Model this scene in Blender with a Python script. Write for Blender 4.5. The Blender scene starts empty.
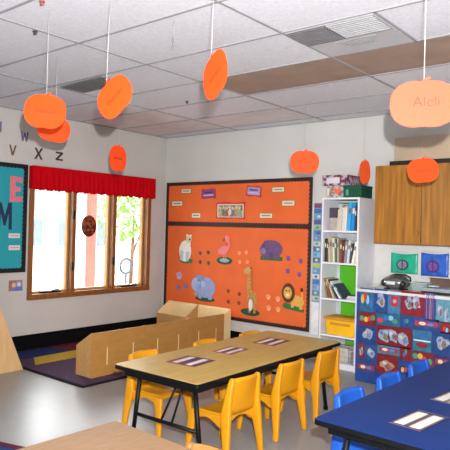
import bpy, bmesh, math, random
import numpy as np
from mathutils import Vector, Matrix
random.seed(7)
C = bpy.context.scene.collection
PI = math.pi
R = math.radians

# ---------------------------------------------------------------- camera model
F, YAW, PIT, ROLL = 582.32, 0.69044, 0.00533, 0.02693
CAM = np.array([5.72221, -5.63216, 1.39427])
H = 2.605
_fw = np.array([-math.sin(YAW)*math.cos(PIT), math.cos(YAW)*math.cos(PIT), math.sin(PIT)])
_r0 = np.cross(_fw, [0, 0, 1]); _r0 /= np.linalg.norm(_r0)
_u0 = np.cross(_r0, _fw)
_rt = math.cos(ROLL)*_r0 + math.sin(ROLL)*_u0
_up = -math.sin(ROLL)*_r0 + math.cos(ROLL)*_u0
def ray(u, v):
    return _rt*(u-225)/F - _up*(v-225)/F + _fw
def at(u, v, axis, val):
    d = ray(u, v); t = (val-CAM[axis])/d[axis]
    return CAM + t*d
def deep(u, v, Z):
    return CAM + ray(u, v)*Z
cam = bpy.data.cameras.new('camera'); camo = bpy.data.objects.new('camera', cam); C.objects.link(camo)
cam.sensor_width = 36; cam.lens = F/450*36; cam.clip_start = 0.05; cam.clip_end = 200
camo.matrix_world = Matrix(((_rt[0], _up[0], -_fw[0], CAM[0]), (_rt[1], _up[1], -_fw[1], CAM[1]), (_rt[2], _up[2], -_fw[2], CAM[2]), (0, 0, 0, 1)))
bpy.context.scene.camera = camo

# ---------------------------------------------------------------- materials
def lin(c):
    c = c/255.0
    return c/12.92 if c <= 0.04045 else ((c+0.055)/1.055)**2.4
def rgb(h):
    h = h.lstrip('#'); return tuple(lin(int(h[i:i+2], 16)) for i in (0, 2, 4)) + (1,)
def mix(a, b, t): return tuple(a[i]*(1-t)+b[i]*t for i in range(3)) + (1,)
_M = {}
def mat(h, rough=0.6, var=0.12, scale=12.0, metal=0, spec=0.4, bump=0.0, stretch=None, name=None, trans=0):
    key = (h, rough, var, scale, metal, spec, bump, stretch, trans)
    if key in _M: return _M[key]
    m = bpy.data.materials.new(name or ('mat_'+h.strip('#'))); m.use_nodes = True
    nt = m.node_tree; b = nt.nodes['Principled BSDF']
    b.inputs['Roughness'].default_value = rough; b.inputs['Metallic'].default_value = metal
    b.inputs['Specular IOR Level'].default_value = spec
    if trans: b.inputs['Transmission Weight'].default_value = trans
    c = rgb(h)
    tc = nt.nodes.new('ShaderNodeTexCoord'); n = nt.nodes.new('ShaderNodeTexNoise')
    n.inputs['Scale'].default_value = scale; n.inputs['Detail'].default_value = 4
    if stretch:
        mp = nt.nodes.new('ShaderNodeMapping'); mp.inputs['Scale'].default_value = stretch
        nt.links.new(tc.outputs['Object'], mp.inputs['Vector']); nt.links.new(mp.outputs['Vector'], n.inputs['Vector'])
    else: nt.links.new(tc.outputs['Object'], n.inputs['Vector'])
    rp = nt.nodes.new('ShaderNodeValToRGB')
    rp.color_ramp.elements[0].position = .3; rp.color_ramp.elements[1].position = .7
    rp.color_ramp.elements[0].color = mix(c, (0, 0, 0), var); rp.color_ramp.elements[1].color = tuple(min(1, q*(1+var*.6)+.004*var) for q in c[:3]) + (1,)
    nt.links.new(n.outputs['Fac'], rp.inputs['Fac']); nt.links.new(rp.outputs['Color'], b.inputs['Base Color'])
    if bump:
        bp = nt.nodes.new('ShaderNodeBump'); bp.inputs['Strength'].default_value = bump; bp.inputs['Distance'].default_value = .01
        nt.links.new(n.outputs['Fac'], bp.inputs['Height']); nt.links.new(bp.outputs['Normal'], b.inputs['Normal'])
    _M[key] = m
    return m
def mat2(h1, h2, scale=30, rough=.6):
    m = mat(h1, rough, .1, scale, name='mottled'); k = ('two', h1, h2, scale)
    if k in _M: return _M[k]
    m = m.copy(); rp = [n for n in m.node_tree.nodes if n.type == 'VALTORGB'][0]
    rp.color_ramp.elements[0].position = .44; rp.color_ramp.elements[1].position = .56
    rp.color_ramp.elements[0].color = rgb(h1); rp.color_ramp.elements[1].color = rgb(h2); _M[k] = m
    return m
def glass_mat():
    m = bpy.data.materials.new('window_glass'); m.use_nodes = True; nt = m.node_tree
    for n in list(nt.nodes):
        if n.type != 'OUTPUT_MATERIAL': nt.nodes.remove(n)
    out = nt.nodes['Material Output']
    t = nt.nodes.new('ShaderNodeBsdfTransparent'); t.inputs['Color'].default_value = (.96, .98, .98, 1)
    g = nt.nodes.new('ShaderNodeBsdfGlossy'); g.inputs['Roughness'].default_value = .02
    fr = nt.nodes.new('ShaderNodeFresnel'); fr.inputs['IOR'].default_value = 1.3
    mx = nt.nodes.new('ShaderNodeMixShader')
    nt.links.new(fr.outputs[0], mx.inputs[0]); nt.links.new(t.outputs[0], mx.inputs[1]); nt.links.new(g.outputs[0], mx.inputs[2])
    nt.links.new(mx.outputs[0], out.inputs['Surface'])
    return m
def plastic_film(h, alpha):
    m = bpy.data.materials.new('clear_film'); m.use_nodes = True; nt = m.node_tree; b = nt.nodes['Principled BSDF']
    b.inputs['Base Color'].default_value = rgb(h); b.inputs['Roughness'].default_value = .25; b.inputs['Alpha'].default_value = alpha
    return m

WALL = mat('#cac9c6', .75, .05, 2.2, spec=.2, name='painted_wall')
TILE = mat('#dcdce3', .9, .10, 55, spec=.1, bump=.15, name='ceiling_tile')
TILE_STAIN = mat('#a58e80', .9, .12, 6, spec=.1, name='stained_ceiling_tile')
TILE_SHADE = mat('#d9d4d4', .9, .10, 6, spec=.1, name='shade_tinted_tile')  # pinkish tint paints the coloured shadow on the corner tiles
TBAR = mat('#9c9a9d', .7, .05, spec=.1, name='ceiling_bar')
BLACKRUB = mat('#07070a', .7, .15, spec=.1, name='black_rubber')
OAK = mat('#86501f', .45, .3, 9, stretch=(6, 6, .6), name='oak_window_wood')
OAKL = mat('#b98b52', .45, .2, 9, stretch=(6, 6, .6), name='light_oak')
CABW = mat('#9c6420', .45, .38, 7, stretch=(5, 5, .35), name='cabinet_wood')
BIRCH = mat('#b58b55', .5, .13, 6, stretch=(1, 4, 4), name='shaded_birch_plywood')  # tone deepened to paint shade on browser sides and dividers
BIRCHL = mat('#ecd09a', .5, .08, 6, name='pale_lit_birch')  # tone lifted to paint the lit inside of the hoppers
BIRCHD = mat('#ab7a3c', .5, .10, 6, stretch=(1, 1, 4), name='brown_plywood_back')
YEL = mat('#c9860a', .45, .07, 5, name='yellow_plastic')
BLU = mat('#1850ac', .42, .07, 5, name='blue_plastic')
TANP = mat('#8f6230', .45, .08, 5, name='tan_plastic')
BLACKM = mat('#0a0a0c', .5, .1, spec=.2, name='black_metal')
WHITE = mat('#e2e1e6', .45, .04, name='white_laminate')
LAMY = mat('#b19350', .42, .10, 5, name='beige_woodgrain_laminate', stretch=(6, 1, 1))
LAMB = mat('#0b2d68', .5, .08, 30, spec=.2, name='blue_laminate')
LAMT = mat('#86684a', .5, .14, 14, stretch=(1, 6, 1), name='tan_woodgrain_laminate')
CHROME = mat('#d8d8d8', .25, .03, metal=1, name='chrome')
STRING = mat('#b2b0ad', .6, .03, name='white_string')
PAPER = mat('#cfccc6', .7, .04, name='white_paper')

# ---------------------------------------------------------------- mesh helpers
class MB:
    def __init__(s): s.bm = bmesh.new(); s.mats = []
    def mi(s, m):
        if m not in s.mats: s.mats.append(m)
        return s.mats.index(m)
    def _f(s, vs, m, smooth=False):
        try: f = s.bm.faces.new(vs)
        except ValueError: return
        f.material_index = s.mi(m); f.smooth = smooth
    def box(s, x0, x1, y0, y1, z0, z1, m, M=None):
        p = [(x0, y0, z0), (x1, y0, z0), (x1, y1, z0), (x0, y1, z0), (x0, y0, z1), (x1, y0, z1), (x1, y1, z1), (x0, y1, z1)]
        if M is not None: p = [M @ Vector(q) for q in p]
        v = [s.bm.verts.new(q) for q in p]
        for q in ((3, 2, 1, 0), (4, 5, 6, 7), (0, 1, 5, 4), (1, 2, 6, 5), (2, 3, 7, 6), (3, 0, 4, 7)): s._f([v[i] for i in q], m)
        return s
    def prism(s, pts, axis, a0, a1, m, M=None, smooth=False):
        """pts in the plane normal to axis: 'x'->(y,z), 'y'->(x,z), 'z'->(x,y)."""
        def P(p, a):
            q = {'x': (a, p[0], p[1]), 'y': (p[0], a, p[1]), 'z': (p[0], p[1], a)}[axis]
            return M @ Vector(q) if M is not None else q
        A = [s.bm.verts.new(P(p, a0)) for p in pts]; B = [s.bm.verts.new(P(p, a1)) for p in pts]
        n = len(pts)
        s._f(A, m); s._f(B[::-1], m)
        for i in range(n):
            j = (i+1) % n; s._f([A[j], A[i], B[i], B[j]], m, smooth)
        return s
    def tube(s, path, r, m, n=8, cap=True):
        path = [Vector(p) for p in path]; rings = []
        rs = r if isinstance(r, (list, tuple)) else [r]*len(path)
        for i, p in enumerate(path):
            d = (path[min(i+1, len(path)-1)]-path[max(i-1, 0)]).normalized()
            a = d.cross(Vector((0, 0, 1)))
            if a.length < 1e-3: a = d.cross(Vector((0, 1, 0)))
            a.normalize(); b = d.cross(a)
            rings.append([s.bm.verts.new(p+(a*math.cos(t*2*PI/n)+b*math.sin(t*2*PI/n))*rs[i]) for t in range(n)])
        for q in range(len(rings)-1):
            for t in range(n):
                u = (t+1) % n; s._f([rings[q][t], rings[q][u], rings[q+1][u], rings[q+1][t]], m, True)
        if cap: s._f(rings[0][::-1], m); s._f(rings[-1], m)
        return s
    def bar(s, path, sizes, m):
        """rectangular bar through path; sizes (x width, y width) at each point; sections stay horizontal."""
        rings = []
        for p, (a, b) in zip(path, sizes):
            x, y, z = p
            rings.append([s.bm.verts.new(q) for q in ((x-a/2, y-b/2, z), (x+a/2, y-b/2, z), (x+a/2, y+b/2, z), (x-a/2, y+b/2, z))])
        for q in range(len(rings)-1):
            for t in range(4):
                u = (t+1) % 4; s._f([rings[q][t], rings[q][u], rings[q+1][u], rings[q+1][t]], m, True)
        s._f(rings[0][::-1], m); s._f(rings[-1], m)
        return s
    def ell(s, c, r, m, n=20, k=12, M=None):
        rows = []
        for i in range(k+1):
            t = PI*i/k; row = []
            for j in range(n):
                q = Vector((c[0]+r[0]*math.sin(t)*math.cos(2*PI*j/n), c[1]+r[1]*math.sin(t)*math.sin(2*PI*j/n), c[2]+r[2]*math.cos(t)))
                if M is not None: q = M @ q
                row.append(s.bm.verts.new(q))
            rows.append(row)
        for i in range(k):
            for j in range(n):
                u = (j+1) % n; s._f([rows[i][j], rows[i+1][j], rows[i+1][u], rows[i][u]], m, True)
        bmesh.ops.remove_doubles(s.bm, verts=rows[0]+rows[-1], dist=1e-6)
        return s
    def build(s, name, parent=None, loc=None, rz=0, bevel=0, sub=0, kind=None):
        bm = s.bm
        bmesh.ops.recalc_face_normals(bm, faces=bm.faces[:])
        me = bpy.data.meshes.new(name); bm.to_mesh(me); bm.free()
        for m in s.mats: me.materials.append(m)
        o = bpy.data.objects.new(name, me); C.objects.link(o)
        if parent is not None: o.parent = parent
        if loc is not None: o.location = loc
        if rz: o.rotation_euler = (0, 0, rz)
        if bevel:
            b = o.modifiers.new('bev', 'BEVEL'); b.width = bevel; b.segments = 2; b.limit_method = 'ANGLE'; b.angle_limit = R(40)
        if sub:
            b = o.modifiers.new('sub', 'SUBSURF'); b.levels = sub; b.render_levels = sub
        if kind: o['kind'] = kind
        return o
def tag(o, label, cat, group=None, kind=None):
    o['label'] = label; o['category'] = cat
    if group: o['group'] = group
    if kind: o['kind'] = kind
    return o
def thing(name, label, cat, loc=(0, 0, 0), rz=0, group=None):
    o = bpy.data.objects.new(name, None); C.objects.link(o); o.empty_display_size = .1
    o.location = loc; o.rotation_euler = (0, 0, rz)
    return tag(o, label, cat, group)
def dup(root, loc, rz=None, label=None, group=None):
    r = root.copy(); C.objects.link(r); r.location = loc
    if rz is not None: r.rotation_euler = (0, 0, rz)
    if label: r['label'] = label
    if group: r['group'] = group
    for ch in root.children:
        c = ch.copy(); C.objects.link(c); c.parent = r
        for g in ch.children:
            d = g.copy(); C.objects.link(d); d.parent = c
    return r
def struct(o): o['kind'] = 'structure'; return o
def E(cx, cz, rx, rz, n=20, a=0):
    return [(cx+rx*math.cos(t)*math.cos(a)-rz*math.sin(t)*math.sin(a), cz+rx*math.cos(t)*math.sin(a)+rz*math.sin(t)*math.cos(a)) for t in (2*PI*i/n for i in range(n))]
def rect(x0, x1, z0, z1): return [(x0, z0), (x1, z0), (x1, z1), (x0, z1)]

# ================================================================ SETTING
XMAX, YMIN = 8.2, -8.2
# floor
def floor_mat():
    m = mat('#8b8b8a', .34, .10, 1.2, spec=.5, name='vinyl_floor')
    nt = m.node_tree; b = nt.nodes['Principled BSDF']
    rp = [n for n in nt.nodes if n.type == 'VALTORGB'][0]
    br = nt.nodes.new('ShaderNodeTexBrick'); tc = [n for n in nt.nodes if n.type == 'TEX_COORD'][0]
    br.offset = 0; br.inputs['Scale'].default_value = 1.0; br.inputs['Brick Width'].default_value = .305; br.inputs['Row Height'].default_value = .305
    br.inputs['Mortar Size'].default_value = .0022; br.inputs['Color1'].default_value = (1, 1, 1, 1); br.inputs['Color2'].default_value = (.95, .94, .93, 1); br.inputs['Mortar'].default_value = (.8, .8, .8, 1)
    mx = nt.nodes.new('ShaderNodeMix'); mx.data_type = 'RGBA'; mx.blend_type = 'MULTIPLY'; mx.inputs[0].default_value = 1
    nt.links.new(tc.outputs['Object'], br.inputs['Vector']); nt.links.new(rp.outputs['Color'], mx.inputs[6]); nt.links.new(br.outputs['Color'], mx.inputs[7])
    nt.links.new(mx.outputs[2], b.inputs['Base Color'])
    return m
MB().box(-.2, XMAX, YMIN, .12, -.12, 0, floor_mat()).build('floor', kind='structure')
# back wall
MB().box(-.16, XMAX, 0, .12, 0, H+.1, WALL).build('wall_back', kind='structure')
# left wall with the window opening
WY0, WY1, WZ0, WZ1 = -2.05, -.31, .575, 1.86
WALL_SHADED = mat('#bfbbb7', .75, .05, 2.2, spec=.2, name='shaded_side_wall')  # wall colour darkened to paint the backlit shade around the window
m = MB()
m.box(-.16, 0, YMIN, WY0, 0, H+.1, WALL_SHADED).box(-.16, 0, WY1, 0, 0, H+.1, WALL_SHADED).box(-.16, 0, WY0, WY1, 0, WZ0, WALL_SHADED).box(-.16, 0, WY0, WY1, WZ1, H+.1, WALL_SHADED)
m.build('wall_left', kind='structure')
MB().box(0, .012, YMIN, -.012, 0, .165, BLACKRUB).build('baseboard_left', kind='structure')
MB().box(0, XMAX, -.012, 0, 0, .13, BLACKRUB).build('baseboard_back', kind='structure')
# ceiling: lay-in tiles and bars
XS = [.027+1.22*k for k in range(-1, 8)]; YS = [-.228-.61*k for k in range(-1, 14)]
m = MB()
stained = {(2, 2), (3, 2), (4, 2)}   # (column from x=.027, row index from y=-.228)
vents = {(3, 3)}
for i in range(len(XS)-1):
    for j in range(len(YS)-1):
        x0, x1 = max(XS[i], -.02), min(XS[i+1], XMAX); y1, y0 = min(YS[j], .02), max(YS[j+1], YMIN)
        if x1 <= x0 or y1 <= y0: continue
        col, row = i-1, j-1
        mt = TILE_STAIN if (col, row) in stained else TILE_SHADE if (col, row) in {(0, 0), (0, 1), (1, 0)} else TILE
        m.box(x0, x1, y0, y1, H+.004, H+.03, mt)
ceil = m.build('ceiling', kind='structure')
VX, VY = XS[4], YS[5]                 # nearest-left corner of the vent tile
m = MB()
for x in XS:
    if -.01 < x < XMAX: m.box(x-.009, x+.009, YMIN, 0, H-.002, H+.004, TBAR)
for y in YS:
    if YMIN < y < 0: m.box(0, XMAX, y-.009, y+.009, H-.003, H+.004, TBAR)
m.box(VX+.598, VX+.616, VY, VY+.61, H-.003, H+.004, TBAR)
m.box(0, .022, YMIN, 0, H-.004, H+.004, TBAR).box(0, XMAX, -.022, 0, H-.004, H+.004, TBAR)
m.build('trim_1', ceil, kind='structure')

# ceiling vents
GRILLE_D = mat('#5d5d60', .5, .1, name='dark_vent_grille'); GRILLE_L = mat('#8f8f92', .5, .1, name='grey_vent_grille'); VENTW = mat('#bdbcbf', .6, .12, 3, name='white_vent_panel')
t = thing('ceiling_vent', 'large square ceiling vent, half grille and half white panel, beside the brown stained ceiling tiles', 'vent', (VX+.305, VY+.305, H-.001))
MB().box(-.292, .292, -.292, .292, -.004, 0, VENTW).build('white_panel', t)
g = MB().box(-.285, -.02, -.285, -.01, -.008, -.0045, GRILLE_D)
for k in range(9): g.box(-.282, -.023, -.28+.029*k, -.266+.029*k, -.015, -.0085, mat('#6f6f72', .5))
g.build('dark_grille', t)
g = MB().box(-.015, .285, -.285, -.01, -.008, -.0045, GRILLE_L)
for k in range(9): g.box(-.012, .282, -.28+.029*k, -.266+.029*k, -.013, -.0085, mat('#b5b5b8', .5))
g.build('grey_grille', t)
g = MB()
for k in range(4): g.box(-.12+.02*k, .16-.02*k, .03+.03*k, .045+.03*k, -.008, -.0045, mat('#98979a', .5))
g.build('louver', t)
t = thing('ceiling_vent', 'small dark rectangular ceiling vent behind the tilted hanging pumpkin, toward the window wall', 'vent', (1.6, -2.5, H-.001), R(-2))
MB().box(-.3, .3, -.13, .13, -.006, 0, mat('#77777a', .5)).build('frame', t)
g = MB()
for k in range(8): g.box(-.27, .27, -.11+.028*k, -.096+.028*k, -.014, -.006, GRILLE_D)
g.build('grille', t)
# small fixings on the ceiling
def ceiling_hook(u, v, label, hx):
    p = at(u, v, 2, H)
    m = MB(); mm = mat(hx, .5)
    m.tube([(0, 0, .0), (0, 0, -.006)], .016, mm, 12); m.tube([(0, 0, -.006), (0, 0, -.02)], [.007, .013], mm, 10); m.tube([(-.012, 0, -.022), (.012, 0, -.022)], .003, mm, 6)
    tag(m.build('ceiling_hook' if 'hook' in label else 'sprinkler_head', loc=(p[0], p[1], H-.001)), label, 'hook' if 'hook' in label else 'sprinkler')
ceiling_hook(187, 101, 'small dark sprinkler head on the ceiling left of the edge-on middle pumpkin', '#3a3634')
ceiling_hook(35, 31, 'small dark hook in the ceiling above the two overlapping pumpkins', '#4a3f3a')
ceiling_hook(42, 1, 'small reddish hook in the ceiling at the top edge of the photo', '#9a5a5a')
p = at(174, 21, 2, H)
tag(MB().tube([(0, 0, 0), (.004, 0, -.05), (-.003, 0, -.1), (.002, 0, -.13)], .0022, mat('#b5b2b2', .6), 6).tube([(.002, 0, -.13), (.002, 0, -.15)], .004, mat('#8a8888', .6), 6).build('hanging_string', loc=(p[0], p[1], H)),
    'short loose grey string hanging from the ceiling with no pumpkin on it', 'string')

# ---------------------------------------------------------------- window
w = bpy.data.objects.new('window_1', None); C.objects.link(w); struct(w)
m = MB()
FY0, FY1, FZ0, FZ1 = -2.083, -.281, .545, 1.885
m.box(-.15, .022, FY0, FY0+.055, FZ0, FZ1, OAK).box(-.15, .022, FY1-.055, FY1, FZ0, FZ1, OAK)
m.box(-.15, .03, FY0, FY1, FZ0, FZ0+.06, OAK).box(-.15, .022, FY0, FY1, FZ1-.06, FZ1, OAK)
struct(m.build('window_frame', w, bevel=.004))
MULL = [-1.49, -.885]
for y in MULL: struct(MB().box(-.15, .012, y-.025, y+.025, FZ0+.06, FZ1-.06, OAK).build('mullion', w, bevel=.003))
edges = [FY0+.055] + [q for y in MULL for q in (y-.025, y+.025)] + [FY1-.055]
GL = glass_mat()
for k in range(3):
    a, b = edges[2*k], edges[2*k+1]
    s = MB(); z0, z1 = FZ0+.06, FZ1-.06; sw = .024
    s.box(-.11, -.06, a, a+sw, z0, z1, OAKL).box(-.11, -.06, b-sw, b, z0, z1, OAKL).box(-.11, -.06, a+sw, b-sw, z0, z0+sw, OAKL).box(-.11, -.06, a+sw, b-sw, z1-sw, z1, OAKL)
    so = struct(s.build('window_sash', w, bevel=.003))
    struct(MB().box(-.088, -.084, a+sw-.004, b-sw+.004, z0+sw-.004, z1-sw+.004, GL).build('window_pane', so))
    if k != 1:
        c = (a+b)/2
        struct(MB().box(-.06, -.02, c-.12, c+.14, z0+.002, z0+.02, BLACKM).tube([(-.02, c+.02, z0+.012), (.0, c+.02, z0+.03), (.0, c+.1, z0+.035)], .008, BLACKM if k == 0 else CHROME).build('window_crank', w))
for y, z in ((-1.512, .9), (-1.512, 1.5), (-.907, .95)):
    struct(MB().box(.012, .03, y-.008, y+.012, z-.05, z+.05, BLACKM).build('window_latch', w))
# red gathered valance
VR = mat('#bd0614', .85, .12, 8, spec=.05, stretch=(1, 6, 1), name='red_cloth')
v = thing('window_valance', 'bright red gathered fabric valance across the top of the window', 'valance', (0, 0, 0))
m = MB(); n = 260; y0, y1 = -2.095, -.262
rows = [(2.022, .0, .004), (2.005, .3, .006), (1.985, .15, .004), (1.9, .8, .012), (1.82, 1, .016), (1.757, 1, .02)]
grid = []
for z, amp, off in rows:
    r_ = []
    for i in range(n+1):
        y = y0+(y1-y0)*i/n
        ph = i*.62+1.3*math.sin(i*.11)
        r_.append(m.bm.verts.new((.075+off*.6+.006*amp*math.sin(ph)+.004*amp*math.sin(i*.21), y, z+(.006*math.sin(i*.37)+.004*math.sin(i*.9) if z < 1.76 else 0))))
    grid.append(r_)
for a in range(len(grid)-1):
    for i in range(n): m._f([grid[a][i], grid[a][i+1], grid[a+1][i+1], grid[a+1][i]], VR, True)
o = m.build('gathered_cloth', v); sm = o.modifiers.new('s', 'SOLIDIFY'); sm.thickness = .004
for (a, b) in ((y0, y0+.012), (y1-.012, y1)): MB().box(.001, .072, a, b, 1.77, 2.02, VR).build('side_return', v)
MB().tube([(.06, y0+.014, 2.0), (.06, y1-.014, 2.0)], .009, WHITE).build('curtain_rod', v)
# brown ornament hanging in the window
p = at(89, 226, 0, .055)
o = thing('hanging_ornament', 'round dark brown ornament with orange face patches hanging in the middle window pane', 'ornament', (.055, p[1], p[2]))
BR = mat2('#3d170c', '#8a3a1c', 30); ORB = mat('#a8481c', .6, .4, 60)
MB().ell((0, 0, 0), (.03, .108, .13), BR, 20, 14).build('round_body', o)
m = MB()
for (y, z, a, b) in ((-.035, .035, .02, .018), (.03, .038, .02, .018), (0, -.005, .016, .014), (-.02, -.05, .022, .012), (.03, -.048, .02, .012)): m.ell((.022, y, z), (.012, a, b), ORB, 10, 8)
m.build('face_patch', o)
MB().tube([(0, 0, .125), (0, 0, 1.76-p[2])], .0015, STRING, 6).build('string', o)

# ================================================================ OUTSIDE (seen through the panes)
GRD = mat('#d8d8d4', .9, .05, .6, name='pale_concrete')
MB().box(-40, -.2, -30, 30, -.45, -.3, GRD).build('ground_outside', kind='structure')
p = at(91, 240, 0, -1.6)
o = thing('porch_post', 'washed-out red porch post standing outside the middle window pane', 'post', (-1.6, p[1], -.3))
RP = mat('#cf6a5e', .8, .15, 5, name='red_paint')
MB().box(-.05, .05, -.065, .065, .0, 3.1, RP).build('shaft', o, bevel=.01)
MB().box(-.08, .08, -.1, .1, 0, .14, RP).build('base_block', o, bevel=.01)
def foliage(name, label, loc, rx, ry, rz, n, h):
    root = thing(name, label, 'bush', loc)
    rr = random.Random(n)
    m = MB(); g1, g2 = mat('#7fae54', .8, .3, 9), mat('#a8c886', .8, .3, 9)
    for k in range(n):
        t, u = rr.random()*2*PI, rr.uniform(-1, 1); q = rr.random()**.33
        c = Vector((rx*q*math.cos(t)*math.sqrt(1-u*u), ry*q*math.sin(t)*math.sqrt(1-u*u), h+rz*q*u))
        a = Vector((rr.uniform(-1, 1), rr.uniform(-1, 1), rr.uniform(-1, 1))).normalized(); b = a.orthogonal().normalized(); s = rr.uniform(.05, .1)
        m._f([m.bm.verts.new(c-a*s), m.bm.verts.new(c+b*s*.5), m.bm.verts.new(c+a*s), m.bm.verts.new(c-b*s*.5)], g1 if k % 3 else g2)
    m.build('leaves', root)
    MB().tube([(0, 0, 0), (.05, 0, h*.6), (0, .06, h)], [.06, .04, .02], mat('#7a5a40', .8)).tube([(.03, 0, h*.5), (.2, .25, h*.95)], [.03, .015], mat('#7a5a40', .8)).build('trunk', root)
q = at(132, 215, 0, -4.5)
foliage('leafy_tree', 'pale green tree outside behind the window pane nearest the room corner', (-4.5, q[1], -.3), .6, .95, .75, 500, q[2]+.35)
# ring-shaped play wheel and a pale house beyond
q = at(126, 266, 0, -2.2)
o = tag(MB().build('play_wheel', loc=(-2.2, q[1], q[2])), 'faint grey ring-shaped play wheel outside the window pane nearest the room corner', 'play wheel')
me = bmesh.new()
for i in range(20):
    pass
o_m = MB(); G9 = mat('#50565c', .6)
path = [(0, .13*math.cos(2*PI*i/24), .13*math.sin(2*PI*i/24)) for i in range(25)]
o_m.tube(path, .022, G9, 8, cap=False).tube([(0, 0, -.13), (0, 0, -q[2]-.3)], .025, G9, 8)
tmp = o_m.build('play_wheel_tmp'); o.data = tmp.data; bpy.data.objects.remove(tmp); o.data.name = 'play_wheel'
q = at(42, 230, 0, -12)
o = thing('house', 'pale washed-out house far outside the window pane beside the teal board', 'house', (-12, q[1], -.3))
HW = mat('#e8e8ea', .8, .04); 
MB().box(-2, 2, -3, 2.5, 0, 2.4, HW).build('wall', o)
MB().prism([(-3.3, 2.4), (2.8, 2.4), (-.25, 3.9)], 'x', -2.2, 2.2, mat('#c9c9d0', .8)).build('roof', o)
for yy in (-1.9, -.7, .8): MB().box(2.0, 2.05, yy, yy+.6, 1.0, 1.8, mat('#7f8a9c', .3)).build('window', o)

# ================================================================ BOARDS AND WALL ITEMS
def wallpt(u, v, wall):
    p = at(u, v, 1, 0) if wall == 'back' else at(u, v, 0, 0)
    return (p[0], p[2]) if wall == 'back' else (p[1], p[2])
def pinned(name, label, cat, wall, box_px, shapes, off=.004, group=None, thick=.0012, rot=0):
    """A flat cut-out pinned to a wall. shapes: (points in a unit square, material), stacked front to back in order."""
    u0, v0, u1, v1 = box_px
    um, vm = (u0+u1)/2, (v0+v1)/2
    a0 = wallpt(u0, vm, wall)[0]; a1 = wallpt(u1, vm, wall)[0]; b1 = wallpt(um, v0, wall)[1]; b0 = wallpt(um, v1, wall)[1]
    m = MB(); W, Hh = a1-a0, b1-b0
    ca, sa = math.cos(rot), math.sin(rot)
    for k, (pts, mt) in enumerate(shapes):
        q = [((x-.5)*W, (z-.5)*Hh) for x, z in pts]; q = [(x*ca-z*sa, x*sa+z*ca) for x, z in q]
        m.prism(q, 'y', -(k+1)*thick, -k*thick*.999 if k else 0, mt)
    c = ((a0+a1)/2, (b0+b1)/2)
    o = m.build(name, loc=(c[0], -off, c[1]) if wall == 'back' else (off, c[0], c[1]), rz=0 if wall == 'back' else PI/2)
    return tag(o, label, cat, group)
def scallop(m, x0, x1, z0, z1, mt, y0, y1, step=.045, depth=.016):
    """scalloped inner border strips around a rectangle"""
    def strip(p, d, L, nrm):
        k = max(1, int(round(L/step))); st = L/k
        for i in range(k):
            c = (p[0]+d[0]*st*(i+.5), p[1]+d[1]*st*(i+.5))
            pts = [(c[0]-d[0]*st/2, c[1]-d[1]*st/2)]
            pts += [(c[0]-d[0]*st/2*math.cos(t)+nrm[0]*depth*math.sin(t), c[1]-d[1]*st/2*math.cos(t)+nrm[1]*depth*math.sin(t)) for t in (PI*j/6 for j in range(1, 6))]
            pts += [(c[0]+d[0]*st/2, c[1]+d[1]*st/2)]
            m.prism(pts, 'y', y0, y1, mt)
    strip((x0, z0), (1, 0), x1-x0, (0, 1)); strip((x0, z1), (1, 0), x1-x0, (0, -1)); strip((x0, z0), (0, 1), z1-z0, (1, 0)); strip((x1, z0), (0, 1), z1-z0, (-1, 0))
# orange bulletin board
ORANGE = mat('#e0642a', .75, .08, 3.5, bump=.25, name='orange_paper'); DKB = mat('#2e1712', .6, .12, name='dark_border')
t = thing('bulletin_board', 'large orange paper bulletin board with dark scalloped border on the back wall', 'board', (0, 0, 0))
bx0, bx1, bz0, bz1, bzm = .035, 2.335, .262, 1.99, 1.4345
MB().box(bx0+.01, bx1-.01, -.012, -.002, bz0+.01, bz1-.01, ORANGE).build('orange_backing', t)
m = MB()
for a in ((bx0, bx0+.03, bz0, bz1), (bx1-.03, bx1, bz0, bz1), (bx0+.03, bx1-.03, bz0, bz0+.03), (bx0+.03, bx1-.03, bz1-.03, bz1), (bx0+.03, bx1-.03, bzm-.014, bzm+.018)):
    m.box(a[0], a[1], -.02, -.0125, a[2], a[3], DKB)
scallop(m, bx0+.03, bx1-.03, bzm+.018, bz1-.03, DKB, -.0165, -.0125)
scallop(m, bx0+.03, bx1-.03, bz0+.03, bzm-.014, DKB, -.0165, -.0125)
m.build('scalloped_border', t)
OB = .0135
GREY = mat('#8c8478', .7); CRD = mat('#dcd2b8', .7, .06); TXT = mat('#6f675e', .7)
card = [(rect(0, 1, 0, 1), mat('#9a6a4a', .7)), (rect(.05, .95, .12, .88), CRD), (rect(.18, .82, .42, .58), TXT)]
for (b, l) in (((182, 188.6, 192, 193.6), 'small white name card, uppermost of three at the orange board corner-side end'),
               ((172.5, 200.8, 183.5, 206.4), 'small white name card lying closest to the room corner on the orange board'),
               ((192.4, 212.6, 201.5, 218.4), 'small cream name card just above the bar, left of the framed group picture'),
               ((272.6, 186.8, 285.4, 192.4), 'small white name card high on the orange board beside the lilac sign'),
               ((282.4, 200, 295.8, 206.4), 'small white name card nearest the bookcase end of the orange board'),
               ((260, 212.8, 273.5, 218.6), 'small white name card with folded end, right of the framed group picture')):
    pinned('name_card', l, 'card', 'back', b, card, OB, 'name cards on the orange board')
PUR = mat('#7d4a8c', .7, .25, 40); RED = mat('#b02a2a', .7, .1); LIL = mat('#a68fc0', .7, .2, 40)
sign = lambda c: [([(0, .08), (.25, .0), (.6, .08), (1, 0), (.98, .9), (.75, 1), (.4, .92), (.03, 1)], RED), (rect(.08, .9, .16, .86), c), (rect(.15, .82, .3, .42), mat('#c9b3d8', .7)), (rect(.2, .75, .55, .68), mat('#53286a', .7))]
pinned('paper_sign', 'purple paper sign with red edges above the framed group picture, on its corner side', 'sign', 'back', (202, 188.6, 216.8, 199), sign(PUR), OB, rot=R(2))
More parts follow.
